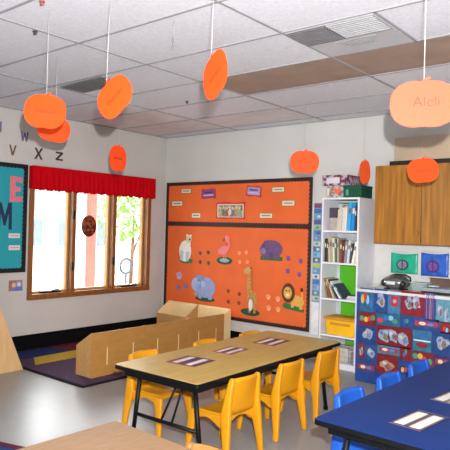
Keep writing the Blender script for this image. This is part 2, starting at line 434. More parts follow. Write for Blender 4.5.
pinned('paper_sign', 'lilac paper sign with red edges between framed group picture and bookcase end', 'sign', 'back', (247, 185.8, 262.4, 197), sign(LIL), OB, rot=R(-5))
GP = mat2('#6a6a52', '#a8a48c', 30)
sh = [([(0, .03), (.33, -.02), (.66, .04), (1, -.02), (.97, .5), (1, 1.03), (.66, .96), (.33, 1.03), (0, .97), (.03, .5)], mat('#c8323a', .7)), (rect(.06, .94, .1, .88), mat('#dcd0b6', .7)), (rect(.1, .9, .14, .82), GP)]
rr = random.Random(3)
for k in range(7):
    x = .17+.11*k; c = ['#c8a48a', '#5e7b63', '#a7554a', '#d8cfc0', '#6f6a86', '#b9924f', '#8aa0a0'][k]
    sh.append((E(x, .36+.04*(k % 2), .05, .2, 14), mat(c, .7))); sh.append((E(x, .64+.04*(k % 2), .04, .09, 12), mat('#d9b79a', .7)))
pinned('group_picture', 'wide picture of a standing group with red ribbon edges, centre of the board top strip', 'picture', 'back', (216.5, 202.2, 246.3, 219), sh, OB)
GRN = mat('#2f6a3c', .7, .2, 30); DGR = mat('#1d4a35', .7, .2, 30)
# polar bear
BW = mat('#e6e4dc', .7, .06, 20); BG = mat('#b7c3cb', .7)
pinned('bear_cutout', 'white bear paper cut-out with tan head standing on green, upper corner-side of board', 'cut-out', 'back', (179.5, 234, 194.5, 263.5),
       [(E(.5, .1, .46, .1), GRN), (E(.44, .42, .4, .36), BW), ([(.12, .1), (.3, .08), (.34, .4), (.12, .45)], BG), ([(.5, .08), (.68, .08), (.72, .4), (.5, .4)], BG), (E(.64, .7, .17, .18), BW), (E(.68, .84, .19, .14), mat('#d5c29a', .7)), (E(.56, .96, .05, .04), BW), (E(.82, .95, .05, .04), BW), (E(.76, .82, .06, .035), mat('#4a3a30', .7))], OB)
PNK = mat('#ea7f84', .7, .1, 20)
pinned('flamingo_cutout', 'pink flamingo paper cut-out standing in a dark green pond oval', 'cut-out', 'back', (217.5, 235, 233.5, 264.5),
       [(E(.5, .13, .5, .13), DGR), (E(.5, .14, .3, .07), mat('#7fb0a8', .6)), (rect(.44, .48, .12, .42), PNK), (rect(.56, .6, .12, .42), PNK), (E(.42, .48, .34, .14, a=.2), PNK), ([(.62, .46), (.74, .5), (.86, .66), (.82, .78), (.66, .86), (.6, .8), (.72, .74), (.74, .66), (.6, .56)], PNK), (E(.64, .9, .16, .09), PNK), ([(.5, .92), (.52, .82), (.38, .78)], mat('#3a2c2c', .7))], OB)
HIP = mat('#6a4c78', .7, .2, 25)
pinned('hippo_cutout', 'dark purple hippo paper cut-out on a green strip, upper part of board near bookcase', 'cut-out', 'back', (260.5, 239.5, 284, 260.5),
       [(rect(.03, .97, 0, .2), GRN), (E(.5, .55, .47, .42), HIP), (E(.2, .48, .2, .3), HIP), (rect(.12, .3, .1, .4), HIP), (rect(.68, .86, .1, .4), HIP), (rect(.42, .56, .1, .4), mat('#57406a', .7)), (E(.16, .42, .13, .14), mat('#8d6f92', .7)), (E(.22, .86, .05, .08), HIP), (E(.34, .9, .05, .08), HIP), (E(.2, .66, .03, .04), mat('#1b1420', .6))], OB)
ELE = mat('#8f9fc8', .7, .12, 25)
pinned('elephant_cutout', 'pale blue elephant paper cut-out with big ears on dark green grass', 'cut-out', 'back', (192.5, 273.5, 216, 301),
       [(E(.58, .08, .42, .09), DGR), (E(.58, .5, .42, .38), ELE), (rect(.3, .44, .08, .45), ELE), (rect(.72, .88, .08, .45), ELE), (E(.33, .7, .24, .24), mat('#7f90bc', .7)), (E(.18, .58, .18, .24), mat('#a3b1d4', .7)), ([(.2, .62), (.36, .6), (.34, .3), (.22, .16), (.12, .24), (.22, .36)], ELE), (E(.3, .74, .03, .03), mat('#22263a', .6)), (E(.5, .62, .1, .12), mat('#a9b6da', .7))], OB)
GIR = mat('#c08a4a', .7, .45, 55); 
pinned('giraffe_cutout', 'tall spotted giraffe paper cut-out on green grass, lower middle of the board', 'cut-out', 'back', (241, 267, 261, 315.5),
       [(E(.52, .07, .48, .075), DGR), (E(.62, .34, .24, .17), GIR), (rect(.44, .54, .06, .3), GIR), (rect(.7, .8, .06, .3), GIR), (E(.55, .22, .1, .12), mat('#e0dccb', .7)), ([(.4, .3), (.62, .4), (.56, .6), (.52, .9), (.36, .9), (.34, .6)], GIR), (E(.36, .93, .2, .065, a=.2), mat('#c79a58', .7)), (E(.52, .98, .04, .03), mat('#8a5a2a', .7))], OB)
LIO = mat('#d8a548', .7, .12, 25)
pinned('lion_cutout', 'lion paper cut-out with dark brown mane on green grass, lower bookcase end', 'cut-out', 'back', (283, 284, 305, 311.5),
       [([(.0, .18), (.1, .08), (.98, .0), (1, .12), (.5, .24), (.1, .3)], GRN), (E(.66, .4, .34, .2, a=-.15), LIO), (rect(.42, .54, .14, .45), LIO), (rect(.8, .92, .1, .36), LIO), (E(.28, .66, .3, .36), mat('#5a2c16', .7, .3, 40)), (E(.26, .66, .19, .22), LIO), (E(.2, .74, .03, .03), mat('#2a1a10', .6)), (E(.33, .74, .03, .03), mat('#2a1a10', .6)), (E(.26, .58, .08, .06), mat('#eed9a8', .7)), ([(.9, .5), (.96, .5), (.94, .78), (.88, .78)], LIO), (E(.9, .82, .07, .08), mat('#4a2414', .7))], OB)
paw = lambda c: [(E(.5, .33, .34, .3), c), (E(.16, .66, .12, .16), c), (E(.4, .82, .12, .17), c), (E(.64, .82, .12, .17), c), (E(.87, .64, .12, .16), c)]
def paws(label, group, col, pts, s=2.2):
    for (u, v) in pts: pinned('paw_print', label, 'paw print', 'back', (u-s, v-s*1.1, u+s, v+s*1.1), paw(mat(col, .7)), OB, group)
paws('tiny dark green paw print cut-out between the white bear and the flamingo', 'dark green paw prints by the bear', '#3a4a3e', [(201, 253), (209, 252.4), (201, 262), (209.2, 263)], 1.9)
paws('tiny brown paw print cut-out between the elephant and the giraffe', 'brown paw prints by the giraffe', '#7a3d1c', [(229, 291), (240, 294), (229, 301.6), (239.6, 303)], 1.9)
paws('tiny pale orange paw print cut-out between the giraffe and the lion', 'pale orange paw prints by the lion', '#f0a070', [(269, 297), (278.6, 299), (269.4, 308), (278.8, 309.4)], 2.6)
paws('tiny purple flower-like paw print below the hippo beside the border', 'purple paw prints below the hippo', '#6b4a8e', [(289, 258.4), (301.4, 261), (288.6, 271), (300, 274.4)], 2.5)
paws('tiny peach paw print between the flamingo and the hippo', 'peach paw prints by the hippo', '#f09468', [(240, 253), (247, 252.4), (240.4, 262), (248, 262)], 1.9)
pinned('paw_print', 'pale lilac square paw print above two blue ones, corner end of the board', 'paw print', 'back', (176.5, 271.5, 183.5, 279.5), paw(mat('#b3a4cc', .7)), OB)
pinned('paw_print', 'blue paw print below the lilac one, corner side of its pair', 'paw print', 'back', (176.5, 284.6, 181.5, 289.6), paw(mat('#6a6fb2', .7)), OB)
pinned('paw_print', 'blue paw print below the lilac one, beside the elephant', 'paw print', 'back', (183.6, 283.6, 189.4, 288.8), paw(mat('#6a6fb2', .7)), OB)

# teal board on the window wall (local x runs along +y)
TEAL = mat('#1f93a0', .7, .06, 4, name='teal_paper'); BLK = mat('#0c1014', .6, .1, name='black_border')
t = thing('bulletin_board', 'teal paper bulletin board with black scalloped border beside the window', 'board', (0, 0, 0), PI/2)
ty0, ty1, tz0, tz1 = -3.6, -2.118, .857, 2.026
MB().box(ty0+.01, ty1-.01, -.012, -.002, tz0+.01, tz1-.01, TEAL).build('teal_backing', t)
m = MB()
for a in ((ty0, ty0+.035, tz0, tz1), (ty1-.035, ty1, tz0, tz1), (ty0+.035, ty1-.035, tz0, tz0+.035), (ty0+.035, ty1-.035, tz1-.035, tz1)): m.box(a[0], a[1], -.02, -.0125, a[2], a[3], BLK)
scallop(m, ty0+.035, ty1-.035, tz0+.035, tz1-.035, BLK, -.0165, -.0125)
m.build('scalloped_border', t)
LP = mat('#d8707c', .7, .2, 50); LN = mat('#1d2c4c', .7, .4, 60)
Eshape = [(0, 0), (1, .02), (1, .24), (.42, .2), (.42, .4), (.85, .42), (.85, .6), (.42, .6), (.42, .8), (1, .76), (1, .98), (0, 1)]
Mshape = [(0, 0), (.22, 0), (.26, .6), (.46, .15), (.58, .15), (.76, .6), (.78, 0), (1, 0), (.96, 1), (.72, 1), (.52, .5), (.3, 1), (.04, 1)]
pinned('letter_cutout', 'pink patterned capital letter E at the top of the teal board', 'letter', 'left', (9.5, 176.5, 21.8, 202), [(Eshape, LP)], OB)
pinned('letter_cutout', 'dark blue patterned capital letter M below the pink one on the teal board', 'letter', 'left', (-4, 202.5, 11.5, 229.5), [(Mshape, LN)], OB)
lab = [(rect(0, 1, 0, 1), PAPER), (rect(.1, .9, .38, .62), mat('#c98a8a', .7))]
pinned('paper_label', 'white paper label strip on the teal board, upper of two', 'label', 'left', (8, 233.4, 19.2, 238), lab, OB)
pinned('paper_label', 'white paper label strip on the teal board, lower of two', 'label', 'left', (8, 245.2, 19.2, 250), lab, OB)
# alphabet cut-outs above the teal board
LV = mat('#6a5236', .7, .2, 60); LX = mat('#4a2436', .7, .3, 60); LW = mat('#6b6384', .7, .3, 60)
Vs = [(.36, 0), (.62, 0), (1, 1), (.76, 1), (.5, .3), (.24, 1), (0, 1)]
Xs = [(0, 0), (.26, 0), (.5, .36), (.74, 0), (1, 0), (.64, .5), (1, 1), (.74, 1), (.5, .64), (.26, 1), (0, 1), (.36, .5)]
Zs = [(0, 0), (1, 0), (1, .2), (.36, .2), (1, .82), (1, 1), (0, 1), (0, .8), (.62, .8), (0, .18)]
Ws = [(.16, 0), (.36, 0), (.5, .5), (.64, 0), (.84, 0), (1, 1), (.8, 1), (.72, .4), (.58, .9), (.42, .9), (.28, .4), (.2, 1), (0, 1)]
Us = [(.2, 0), (.8, 0), (1, .22), (1, 1), (.74, 1), (.74, .28), (.26, .28), (.26, 1), (0, 1), (0, .22)]
for (n_, s_, c_, b_) in (('V', Vs, LV, (9, 145, 16.4, 155.4)), ('X', Xs, LX, (34.2, 148, 42.8, 159.4)), ('Z', Zs, LX, (55.6, 152, 63, 160.6)), ('W', Ws, LW, (20.6, 131.5, 28.6, 141.5)), ('U', Us, LW, (-6, 121, 1.6, 133))):
    pinned('alphabet_letter', 'small dark alphabet letter %s cut-out on the wall above the teal board and window' % n_, 'letter', 'left', b_, [(s_, c_)], .001, 'alphabet cut-outs on the window wall')
pinned('photo_card', 'small colourful picture card on the wall under the teal board', 'card', 'left', (8.6, 280, 22.4, 291),
       [(rect(0, 1, 0, 1), mat('#8f7f8f', .7)), (rect(0, .5, .1, .9), mat('#a06a50', .7)), (rect(.3, 1, 0, .35), mat('#5b6fb0', .7)), (E(.35, .55, .14, .22), mat('#d9b08c', .7)), (E(.72, .6, .14, .2), mat('#c0c8d8', .7))], .001)
# chart strip between the board and the bookcase
cols = ['#7d4f6c', '#3b6aa8', '#5aa0c8', '#3a5f9c', '#a8bf60', '#4a86b8', '#6a88c0', '#c9cfa0', '#3f72b0', '#7fb3d0', '#46609c', '#b4c070', '#5f90c4', '#d0d4c4', '#4f78b4', '#89a8cc', '#5a7fb8', '#c6c68a']
sh = [(rect(0, 1, 0, 1), mat('#7f95b0', .6))]
for k, c in enumerate(cols):
    z1 = 1-k*.0415; sh.append((rect(.06, .94, z1-.037, z1-.003), mat(c, .6, .25, 40)))
    if k: sh.append((E(.35+.3*((k*7) % 3)/2, z1-.02, .22, .011, 10), mat(cols[(k*5+3) % len(cols)], .6)))
sh.append((rect(.0, 1, 0, .245), mat('#dcdce0', .6)))
x0, x1 = 2.352, 2.452
m = MB()
for k, (pts, mt) in enumerate(sh): m.prism([(x0+(x1-x0)*a, .245+(1.70-.245)*b) for a, b in pts], 'y', -.001-(k+1)*.0003, -.001-k*.0003*.999, mt)
tag(m.build('height_chart'), 'narrow blue and green strip chart hanging between orange board and white bookcase', 'chart')

# ================================================================ BOOKCASE
BX0, BX1, BYF, BYB = 2.655, 3.075, -.35, -.014
t = thing('bookcase', 'tall narrow white five-shelf bookcase against the back wall', 'bookcase', (BX0, BYF, 0))
W = BX1-BX0; D = BYB-BYF; th = .018; TOP = 1.735
for x in (0, W-th): MB().box(x, x+th, 0, D, 0, TOP, WHITE).build('side_panel', t, bevel=.0015)
MB().box(th, W-th, .002, D, TOP-th, TOP, WHITE).build('top_panel', t)
MB().box(th, W-th, D-.008, D-.002, .06, TOP-th, mat('#c9ccd4', .6)).build('back_panel', t)
SZ = [.06, .335, .706, 1.074, 1.40]
for z in SZ: MB().box(th, W-th, .002, D-.009, z-th, z, WHITE).build('shelf', t)
MB().box(th, W-th, .02, .035, 0, .042, WHITE).build('plinth', t)
GP2 = mat('#58b81e', .6, .05, name='green_paper')
for k, (z0, z1, xa) in enumerate(((.70+.008, 1.05, .05), (.338, .68, .07), (.062, .31, .13))):
    MB().box(xa, W-th-.002, D-.0115, D-.009, z0, z1, GP2).build('green_lining', t)
def book(x, z, w, h, d, col, label, group, lean=0, y=None, name='book'):
    m = MB(); c = mat(col, .55, .12, 30); pg = mat('#e6dfcc', .8)
    M = Matrix.Rotation(lean, 4, 'Y')
    m.box(0, w, 0, .003, 0, h, c, M).box(0, .002, .003, d, 0, h, c, M).box(w-.002, w, .003, d, 0, h, c, M).box(.002, w-.002, .003, d-.004, .004, h-.004, pg, M)
    m.box(w*.15, w*.85, -.0008, 0, h*.62, h*.8, mat('#d9cfae' if sum(rgb(col)[:3]) < 1 else '#6a5a58', .6), M)
    return tag(m.build(name, loc=(x, BYF+.03 if y is None else y, z)), label, 'book', group)
bi = BX0+th+.004
# top shelf: magazine boxes, blue files
z = SZ[4]
def filebox(x, w, h, d, col, label, lean=0, low=.55, name='magazine_file'):
    m = MB(); c = mat(col, .6, .08); M = Matrix.Rotation(lean, 4, 'Y')
    m.box(0, w, 0, .004, 0, h*low if low < 1 else h, c, M)
    for xx in (0, w-.003): m.prism([(.004, 0), (d, 0), (d, h), (d*.55, h), (.004, h*low)], 'x', xx, xx+.003, c, M)
    m.box(.003, w-.003, d-.004, d, 0, h, c, M).box(.003, w-.003, .004, d-.004, 0, .003, c, M)
    m.box(.006, w-.006, .02, d-.01, .004, h*.9, mat('#cfc6b4', .7, .2, 50), M)
    return tag(m.build(name, loc=(x, BYF+.04, z)), label, 'file box')
tag(MB().box(0, .085, 0, .05, .13, .235, mat('#4f4254', .7, .3, 20)).box(.0, .1, .005, .05, 0, .13, mat('#b5aaa0', .7, .15, 20)).build('paper_pad', loc=(bi+.028, BYF+.07, z)), 'grey and purple paper pad standing at corner end of bookcase top shelf', 'pad')
filebox(bi+.135, .05, .27, .2, '#cbbfae', 'cream magazine file on the bookcase top shelf beside the paper pad', .03, .8)
filebox(bi+.19, .05, .275, .2, '#d8d2c8', 'off-white magazine file on the bookcase top shelf touching the blue folders', .03, .85)
for k, (w_, c_, l_) in enumerate(((.036, '#2f9fe0', 'bright blue folder on bookcase top shelf, first of two beside the white file'), (.034, '#1f86cc', 'bright blue folder on bookcase top shelf, second of two from the white file'))):
    book(bi+.252+.042*k, z, w_, .285, .21, c_, l_, 'blue folders on the top shelf', .06, name='folder')
book(bi+.338, z, .014, .25, .18, '#3c3a3e', 'thin dark book at the blue folder end of bookcase top shelf', None)
tag(MB().box(0, .24, 0, .16, 0, .012, mat('#6fa890', .6)).box(.01, .23, .01, .15, .0125, .02, PAPER).build('magazine', loc=(bi+.09, BYF+.13, z+.285)), 'green magazine lying flat across the files on bookcase top shelf', 'magazine')
# second shelf: a row of books
z = SZ[3]; x = bi+.004
spec = [(.02, .24, '#33312f', 'black', -.0), (.018, .23, '#5a5348', 'brown-grey', -.0), (.016, .25, '#cfc4ae', 'cream', -.05), (.02, .26, '#b8a67e', 'tan', -.05), (.022, .25, '#e0dccc', 'ivory', -.04), (.018, .24, '#4f6f50', 'dark green', -.04), (.02, .25, '#a8a496', 'stone grey', -.03), (.024, .23, '#8a4a36', 'rust brown', .02), (.018, .21, '#6a3038', 'maroon', .03), (.026, .22, '#8a8f98', 'blue-grey', .05), (.022, .23, '#d8d6d2', 'pale grey', .06), (.018, .2, '#3a3f58', 'navy', .08), (.024, .22, '#ece6da', 'white', .16), (.018, .21, '#d2c7b0', 'beige', .17)]
for w_, h_, c_, n_, ln in spec:
    book(x, z, w_, h_, .17, c_, n_+' book standing in the full book row on bookcase second shelf from top', 'books standing in the second shelf row', ln); x += w_+.0055
# third shelf: leaning books, one flat heap
z = SZ[2]; x = bi+.01
for k, (w_, h_, c_, n_, ln) in enumerate(((.012, .20, '#8d8a5a', 'olive', -.22), (.014, .205, '#a4573a', 'rust', -.32), (.012, .205, '#d8cfb8', 'cream', -.42), (.014, .21, '#4c4440', 'dark brown', -.51), (.016, .20, '#d9dfe4', 'white', -.60), (.014, .18, '#3a4a58', 'slate', -.69))):
    book(x+.03, z+.001, w_, h_, .2, c_, n_+' book leaning against the bookcase side on the middle shelf', 'books leaning on the middle shelf', ln); x += .037
tag(MB().box(0, .11, 0, .19, 0, .012, mat('#3e6f86', .6)).box(.004, .11, -.001, .186, .002, .010, PAPER).build('book', loc=(bi+.258, BYF+.04, z+.0005)), 'teal book lying flat at the bottom of the heap on bookcase middle shelf', 'book', 'books lying flat on the middle shelf')
tag(MB().box(0, .10, 0, .18, 0, .012, mat('#e4e6e8', .6)).box(.004, .10, -.001, .176, .002, .010, PAPER).build('book', loc=(bi+.262, BYF+.045, z+.013)), 'white book lying flat in the middle of the heap on bookcase middle shelf', 'book', 'books lying flat on the middle shelf')
tag(MB().box(0, .09, 0, .17, 0, .014, mat('#2f5f56', .6)).box(.004, .09, -.001, .166, .002, .012, PAPER).build('book', loc=(bi+.266, BYF+.05, z+.0255)), 'dark green book lying flat on top of the heap on bookcase middle shelf', 'book', 'books lying flat on the middle shelf')
# fourth shelf: yellow bin with lid
z = SZ[1]
YB = mat('#f0b418', .45, .08, 8); YBL = mat('#c98a28', .5, .12, 12)
t = thing('storage_bin', 'yellow plastic storage bin with darker orange lid on bookcase fourth shelf', 'bin', (bi+.185, BYF+.15, z))
MB().prism([(-.14, 0), (.165, 0), (.18, .15), (-.165, .15)], 'y', -.11, .11, YB).build('bin_body', t, bevel=.008)
MB().box(-.172, .182, -.118, .118, .1505, .175, YBL).box(-.15, .16, -.1, .1, .175, .182, YBL).build('lid', t, bevel=.004)
MB().box(-.1, .12, -.1165, -.1105, .1, .125, YBL).build('handle', t)
# bottom shelf: white wire basket
z = SZ[0]
t = thing('wire_basket', 'white wire basket with papers on the bookcase bottom shelf', 'basket', (bi+.185, BYF+.15, z))
m = MB(); WR = mat('#d2d0d0', .4)
for k in range(15):
    xx = -.16+.32*k/14; m.tube([(xx, -.12, .005), (xx, -.12, .18)], .0022, WR, 6)
for zz in (.006, .045, .09, .135, .18): m.tube([(-.16, -.12, zz), (.16, -.12, zz), (.16, .12, zz), (-.16, .12, zz), (-.16, -.12, zz)], .0026, WR, 6)
for k in range(10):
    yy = -.12+.24*k/9
    for xx in (-.16, .16): m.tube([(xx, yy, .005), (xx, yy, .18)], .0022, WR, 6)
m.build('wire_body', t)
MB().box(-.14, .1, -.1, .1, .008, .15, mat('#b9b0a8', .7, .25, 18)).build('paper_stack', t)
# boxes on top of the bookcase
zt = TOP+.001
PAT = mat2('#7a6a70', '#bdb3ae', 26); PL = mat2('#6e2444', '#b8a6b4', 20)
t = thing('shoe_box', 'patterned shoe box with purple and white overhanging lid on top of the bookcase', 'box', (BX0+.125, BYF+.15, zt))
MB().box(-.1, .1, -.12, .12, 0, .125, PAT).build('box_body', t)
MB().box(-.135, .15, -.15, .15, .1255, .232, PL).build('lid', t, bevel=.003)
MB().box(-.08, .07, -.1512, -.1502, .145, .205, mat('#d8cfd8', .6, .15, 30)).build('white_band', t)
m = MB().prism([(.03, .03), (.075, .075), (.065, .098), (.045, .098), (.03, .085), (.015, .098), (-.005, .098), (-.015, .075)], 'y', -.1215, -.1205, mat('#ea6a3a', .6))
m.build('orange_heart', t)
MB().box(-.085, -.06, -.1212, -.1204, .02, .1, mat('#d9d2b2', .6)).build('pale_patch', t)
t = thing('storage_box', 'dark green box at the cabinet end of the bookcase top', 'box', (BX0+.3145, BYF+.13, zt))
DG = mat('#0d4a34', .45, .1)
MB().box(-.08, .115, -.12, .13, 0, .095, DG).build('box_body', t, bevel=.003)
MB().box(-.083, .118, -.123, .133, .0955, .122, mat('#0f523a', .45, .1)).build('lid', t, bevel=.003)
MB().box(-.05, -.02, -.1245, -.1232, .02, .08, mat('#5c9a80', .4)).build('shiny_label', t)

# ================================================================ WALL CABINET, COUNTER
t = thing('wall_cabinet', 'wood-grain wall cabinet with flush doors mounted above the counter', 'cabinet', (3.225, -.33, 1.285))
CW = 1.86
MB().box(0, CW, .02, .328, 0, .755, CABW).build('cabinet_body', t)
for k in range(4):
    d = MB().box(.004+k*.465, .461+k*.465, 0, .019, .006, .752, mat(['#a2691f', '#a06c2a', '#a06c2a', '#a06c2a'][k], .45, .4, 7, stretch=(5, 5, .3))).build('door', t, bevel=.002)
    xk = .44+k*.465
    m = MB().tube([(xk, -.001, .11), (xk, -.012, .11), (xk, -.02, .11), (xk, -.026, .11)], [.008, .007, .015, .012], mat('#a88a52', .3, .1, metal=1), 12)
    kn = m.build('knob', t); kn.parent = d
# framed board standing on the cabinet
t = thing('framed_board', 'beige board with dark bottom rail standing on top of the wall cabinet', 'board', (3.36, -.30, 2.0415))
MB().box(.045, 1.7, .0, .012, .04, .26, mat('#b09a84', .7, .08, 3)).build('beige_panel', t)
MB().box(0, 1.7, -.012, .016, 0, .038, mat('#1c1917', .5)).build('dark_rail', t, bevel=.003)
# counter wrapped in patchwork cloth
CX0, CX1, CYF, CZ = 3.215, 5.3, -.62, .865
t = thing('counter', 'low counter under a white top, fronted with blue and red patchwork cloth', 'counter', (0, 0, 0))
MB().box(CX0+.01, CX1, CYF+.02, -.014, 0, CZ-.03, mat('#8f8378', .6)).build('cabinet_body', t)
MB().box(CX0, CX1, CYF-.012, -.013, CZ-.03+.001, CZ, mat('#c9c9cc', .35, .05)).build('countertop', t, bevel=.004)
CB = mat('#173f88', .6, .25, 9, name='blue_cloth'); 
m = MB(); n = 90
def wv(x, z): return CYF-.004+.006*math.sin(x*17+z*3)*(.3+.7*max(0, .8-z))
zz_ = [CZ-.034, .6, .35, .12, .004]
gr = [[m.bm.verts.new((CX0+.004+(CX1-CX0-.004)*i/n, wv(CX0+(CX1-CX0)*i/n, z_), z_)) for i in range(n+1)] for z_ in zz_]
for a in range(len(gr)-1):
    for i in range(n): m._f([gr[a][i], gr[a][i+1], gr[a+1][i+1], gr[a+1][i]], CB, True)
patches = [  # pixel boxes in the photo measured on the cloth, colour, decoration
 (45, 36, 106, 142, '#2f86b8', 'mix'), (108, 40, 167, 148, '#1f5cb4', 'fig'), (170, 58, 226, 152, '#4f9fd8', 'box'), (228, 52, 336, 162, '#b3122a', 'fig2'), (340, 58, 382, 182, '#5a4a90', 'str'), (386, 90, 452, 192, '#78c4dc', 'fig3'),
 (40, 145, 118, 206, '#a8202e', 'mix'), (120, 150, 226, 206, '#2f80b4', 'mix'), (230, 160, 281, 212, '#2464b8', 'dot'), (285, 174, 402, 222, '#3a5fb0', 'rb'), (405, 190, 462, 242, '#b02a22', 'dot'),
 (40, 208, 118, 282, '#2b57a8', 'fig'), (120, 210, 279, 302, '#a8122a', 'fig5'), (282, 228, 366, 322, '#3f9ab8', 'car'), (370, 234, 462, 332, '#2358ac', 'fig'),
 (36, 285, 66, 352, '#a83a44', 'fig'), (67, 293, 121, 362, '#2a6ab8', 'fig'), (123, 294, 223, 336, '#5aa6cc', 'rb'), (225, 304, 273, 362, '#ad1f2c', 'dot'), (276, 324, 376, 392, '#a82430', 'mix'), (378, 340, 460, 400, '#4a3f86', 'rb'),
 (30, 368, 112, 416, '#4a56a0', 'rb'), (118, 335, 216, 424, '#a61a24', 'figt'), (218, 364, 274, 424, '#2458ac', 'dot')]
wf = mat('#939db4', .6, .3, 40); tn = mat('#a8835a', .6, .15, 40)
rr = random.Random(11)
def cloth_poly(pts, mt, lay):
    m.prism(pts, 'y', CYF-.0105-lay*.0008, CYF-.0105-(lay-1)*.0008*.999, mt)
extra = []
for (a, b, c, d, col, deco) in patches:
    P = lambda q, r_: at(350+q/4.5, 280+r_/4.5, 1, CYF-.012)
    q0 = P(a, (b+d)/2); q1 = P(c, (b+d)/2); zt_ = P((a+c)/2, b)[2]; zb_ = P((a+c)/2, d)[2]
    extra.append((q0[0], q1[0], zb_, zt_, col, deco))
# the same pattern goes on where the frame ends
for (x0, x1, zb, zt_, col, deco) in list(extra):
    if x0+.92 < CX1-.2: extra.append((x0+.92, min(x1+.92, CX1-.01), zb, zt_, col, deco))
for (x0, x1, zb, zt_, col, deco) in extra:
    w_, h_ = x1-x0, zt_-zb; x0 = max(x0, CX0+.006)
    cloth_poly(rect(x0, x1, zb, zt_), mat('#%02x%02x%02x' % tuple(int(int(col[i:i+2], 16)*.70) for i in (1, 3, 5)), .6, .35, 22), 1)
    S = lambda pts: [(x0+w_*q, zb+h_*r_) for q, r_ in pts]
    if deco in ('fig', 'fig2', 'fig3', 'figt', 'fig5'):
        fm = tn if deco == 'figt' else wf
        cs = {'fig': [(.5, .5)], 'fig2': [(.35, .5), (.65, .55)], 'fig3': [(.3, .5), (.75, .35)], 'figt': [(.5, .45)], 'fig5': [(.22, .5), (.48, .55), (.76, .45)]}[deco]
        def blot(cx, cz, rx, rz, seed):
            r3 = random.Random(seed); k = [r3.uniform(.55, 1.15) for _ in range(11)]
            return [(cx+rx*k[i]*math.cos(2*PI*i/11), cz+rz*k[i]*math.sin(2*PI*i/11)) for i in range(11)]
        for j, (q, r_) in enumerate(cs):
            k = .6 if len(cs) > 1 else 1; sd = int(x0*1000)*7+int(zb*1000)+j
            cloth_poly(S(blot(q, r_, .34*k, .34, sd)), fm, 2)
            cloth_poly(S(blot(q+.08*k, r_-.06, .16*k, .18, sd+1)), mat(['#6a7a9c', '#7f6a50', '#8a5560'][sd % 3], .6, .3, 40), 3)
            cloth_poly(S(blot(q-.12*k, r_+.1, .1*k, .1, sd+2)), mat(['#c8b894', '#4f6da0', '#b4bccc'][sd % 3], .6, .3, 40), 4)
    elif deco == 'str':
        for k in range(5): cloth_poly(S(rect(.06+.19*k, .15+.19*k, .03, .97)), mat(['#a05a78', '#3a56a8', '#b08a90'][k % 3], .6), 2)
    elif deco == 'box': cloth_poly(S(rect(.25, .85, .35, .85)), mat('#b02434', .6), 2); cloth_poly(S(E(.55, .6, .15, .1, 10)), wf, 3)
    elif deco == 'car':
        cloth_poly(S(rect(.05, .95, .48, .54)), mat('#c8dce4', .6), 2); cloth_poly(S(E(.5, .3, .32, .14, 14)), mat('#7a1c2c', .6), 2); cloth_poly(S(E(.5, .75, .36, .12, 14)), mat('#2c5fa8', .6), 2)
    elif deco == 'rb':
        cloth_poly(S(rect(.06, .94, .28, .72)), mat('#9a2f44', .6, .2, 30), 2); cloth_poly(S(E(.35, .5, .14, .16, 12)), mat('#d8c8b0', .6), 3); cloth_poly(S(E(.66, .48, .14, .14, 12)), mat('#4a78c0', .6), 3)
    else:
        for k in range(4 if deco == 'mix' else 2):
            cloth_poly(S(E(.2+.2*k+rr.uniform(-.05, .05) + (.15 if deco == 'dot' else 0), rr.uniform(.3, .7), .12, .2, 12)), mat(rr.choice(['#3f8f6a', '#c23a34', '#3a62b4', '#d8a848', '#7fb8d8']), .6), 2)
ob = m.build('patchwork_cloth', t)
MB().box(CX0-.004, CX0+.0035, CYF-.002, -.02, .004, CZ-.034, CB).build('cloth_side', t)
# white tiled splash area and a low wooden upstand behind the counter
MB().box(3.09, CX1, -.006, -.0005, .87, 1.283, mat('#d4d2cf', .4, .04)).build('trim_2', kind='structure')
tag(MB().box(-.32, .55, 0, .02, 0, .1, mat('#6a5244', .6, .2, 9)).box(-.33, .56, -.006, .025, .1, .108, mat('#57412f', .6)).build('wooden_upstand', loc=(4.02, -.09, CZ+.001)), 'brown wooden upstand board along the wall behind the counter trays', 'board')
# CD player
p = at(396, 289, 1, -.42)
t = thing('cd_player', 'rounded silver and black portable CD player on the counter', 'cd player', (p[0], -.42, CZ+.001), R(-6))
SV = mat('#8a8a8e', .25, .1, metal=.8); DK = mat('#1f1f22', .35, .1)
MB().ell((0, 0, .066), (.14, .1, .064), SV, 28, 14).build('round_body', t)
MB().ell((0, .02, .112), (.085, .07, .022), DK, 24, 10).build('disc_lid', t)
for s in (-1, 1): MB().ell((s*.092, -.05, .058), (.035, .035, .034), DK, 16, 10).build('speaker', t)
MB().box(-.042, .042, -.103, -.085, .05, .08, mat('#c8ccce', .25)).build('display', t, bevel=.004)
MB().tube([(-.12, .05, .08), (-.105, .07, .115), (-.05, .08, .135), (.05, .08, .135), (.105, .07, .115), (.12, .05, .08)], .008, DK, 10).build('handle', t)
MB().box(-.09, -.06, -.06, .06, 0, .012, DK).box(.06, .09, -.06, .06, 0, .012, DK).build('foot', t)
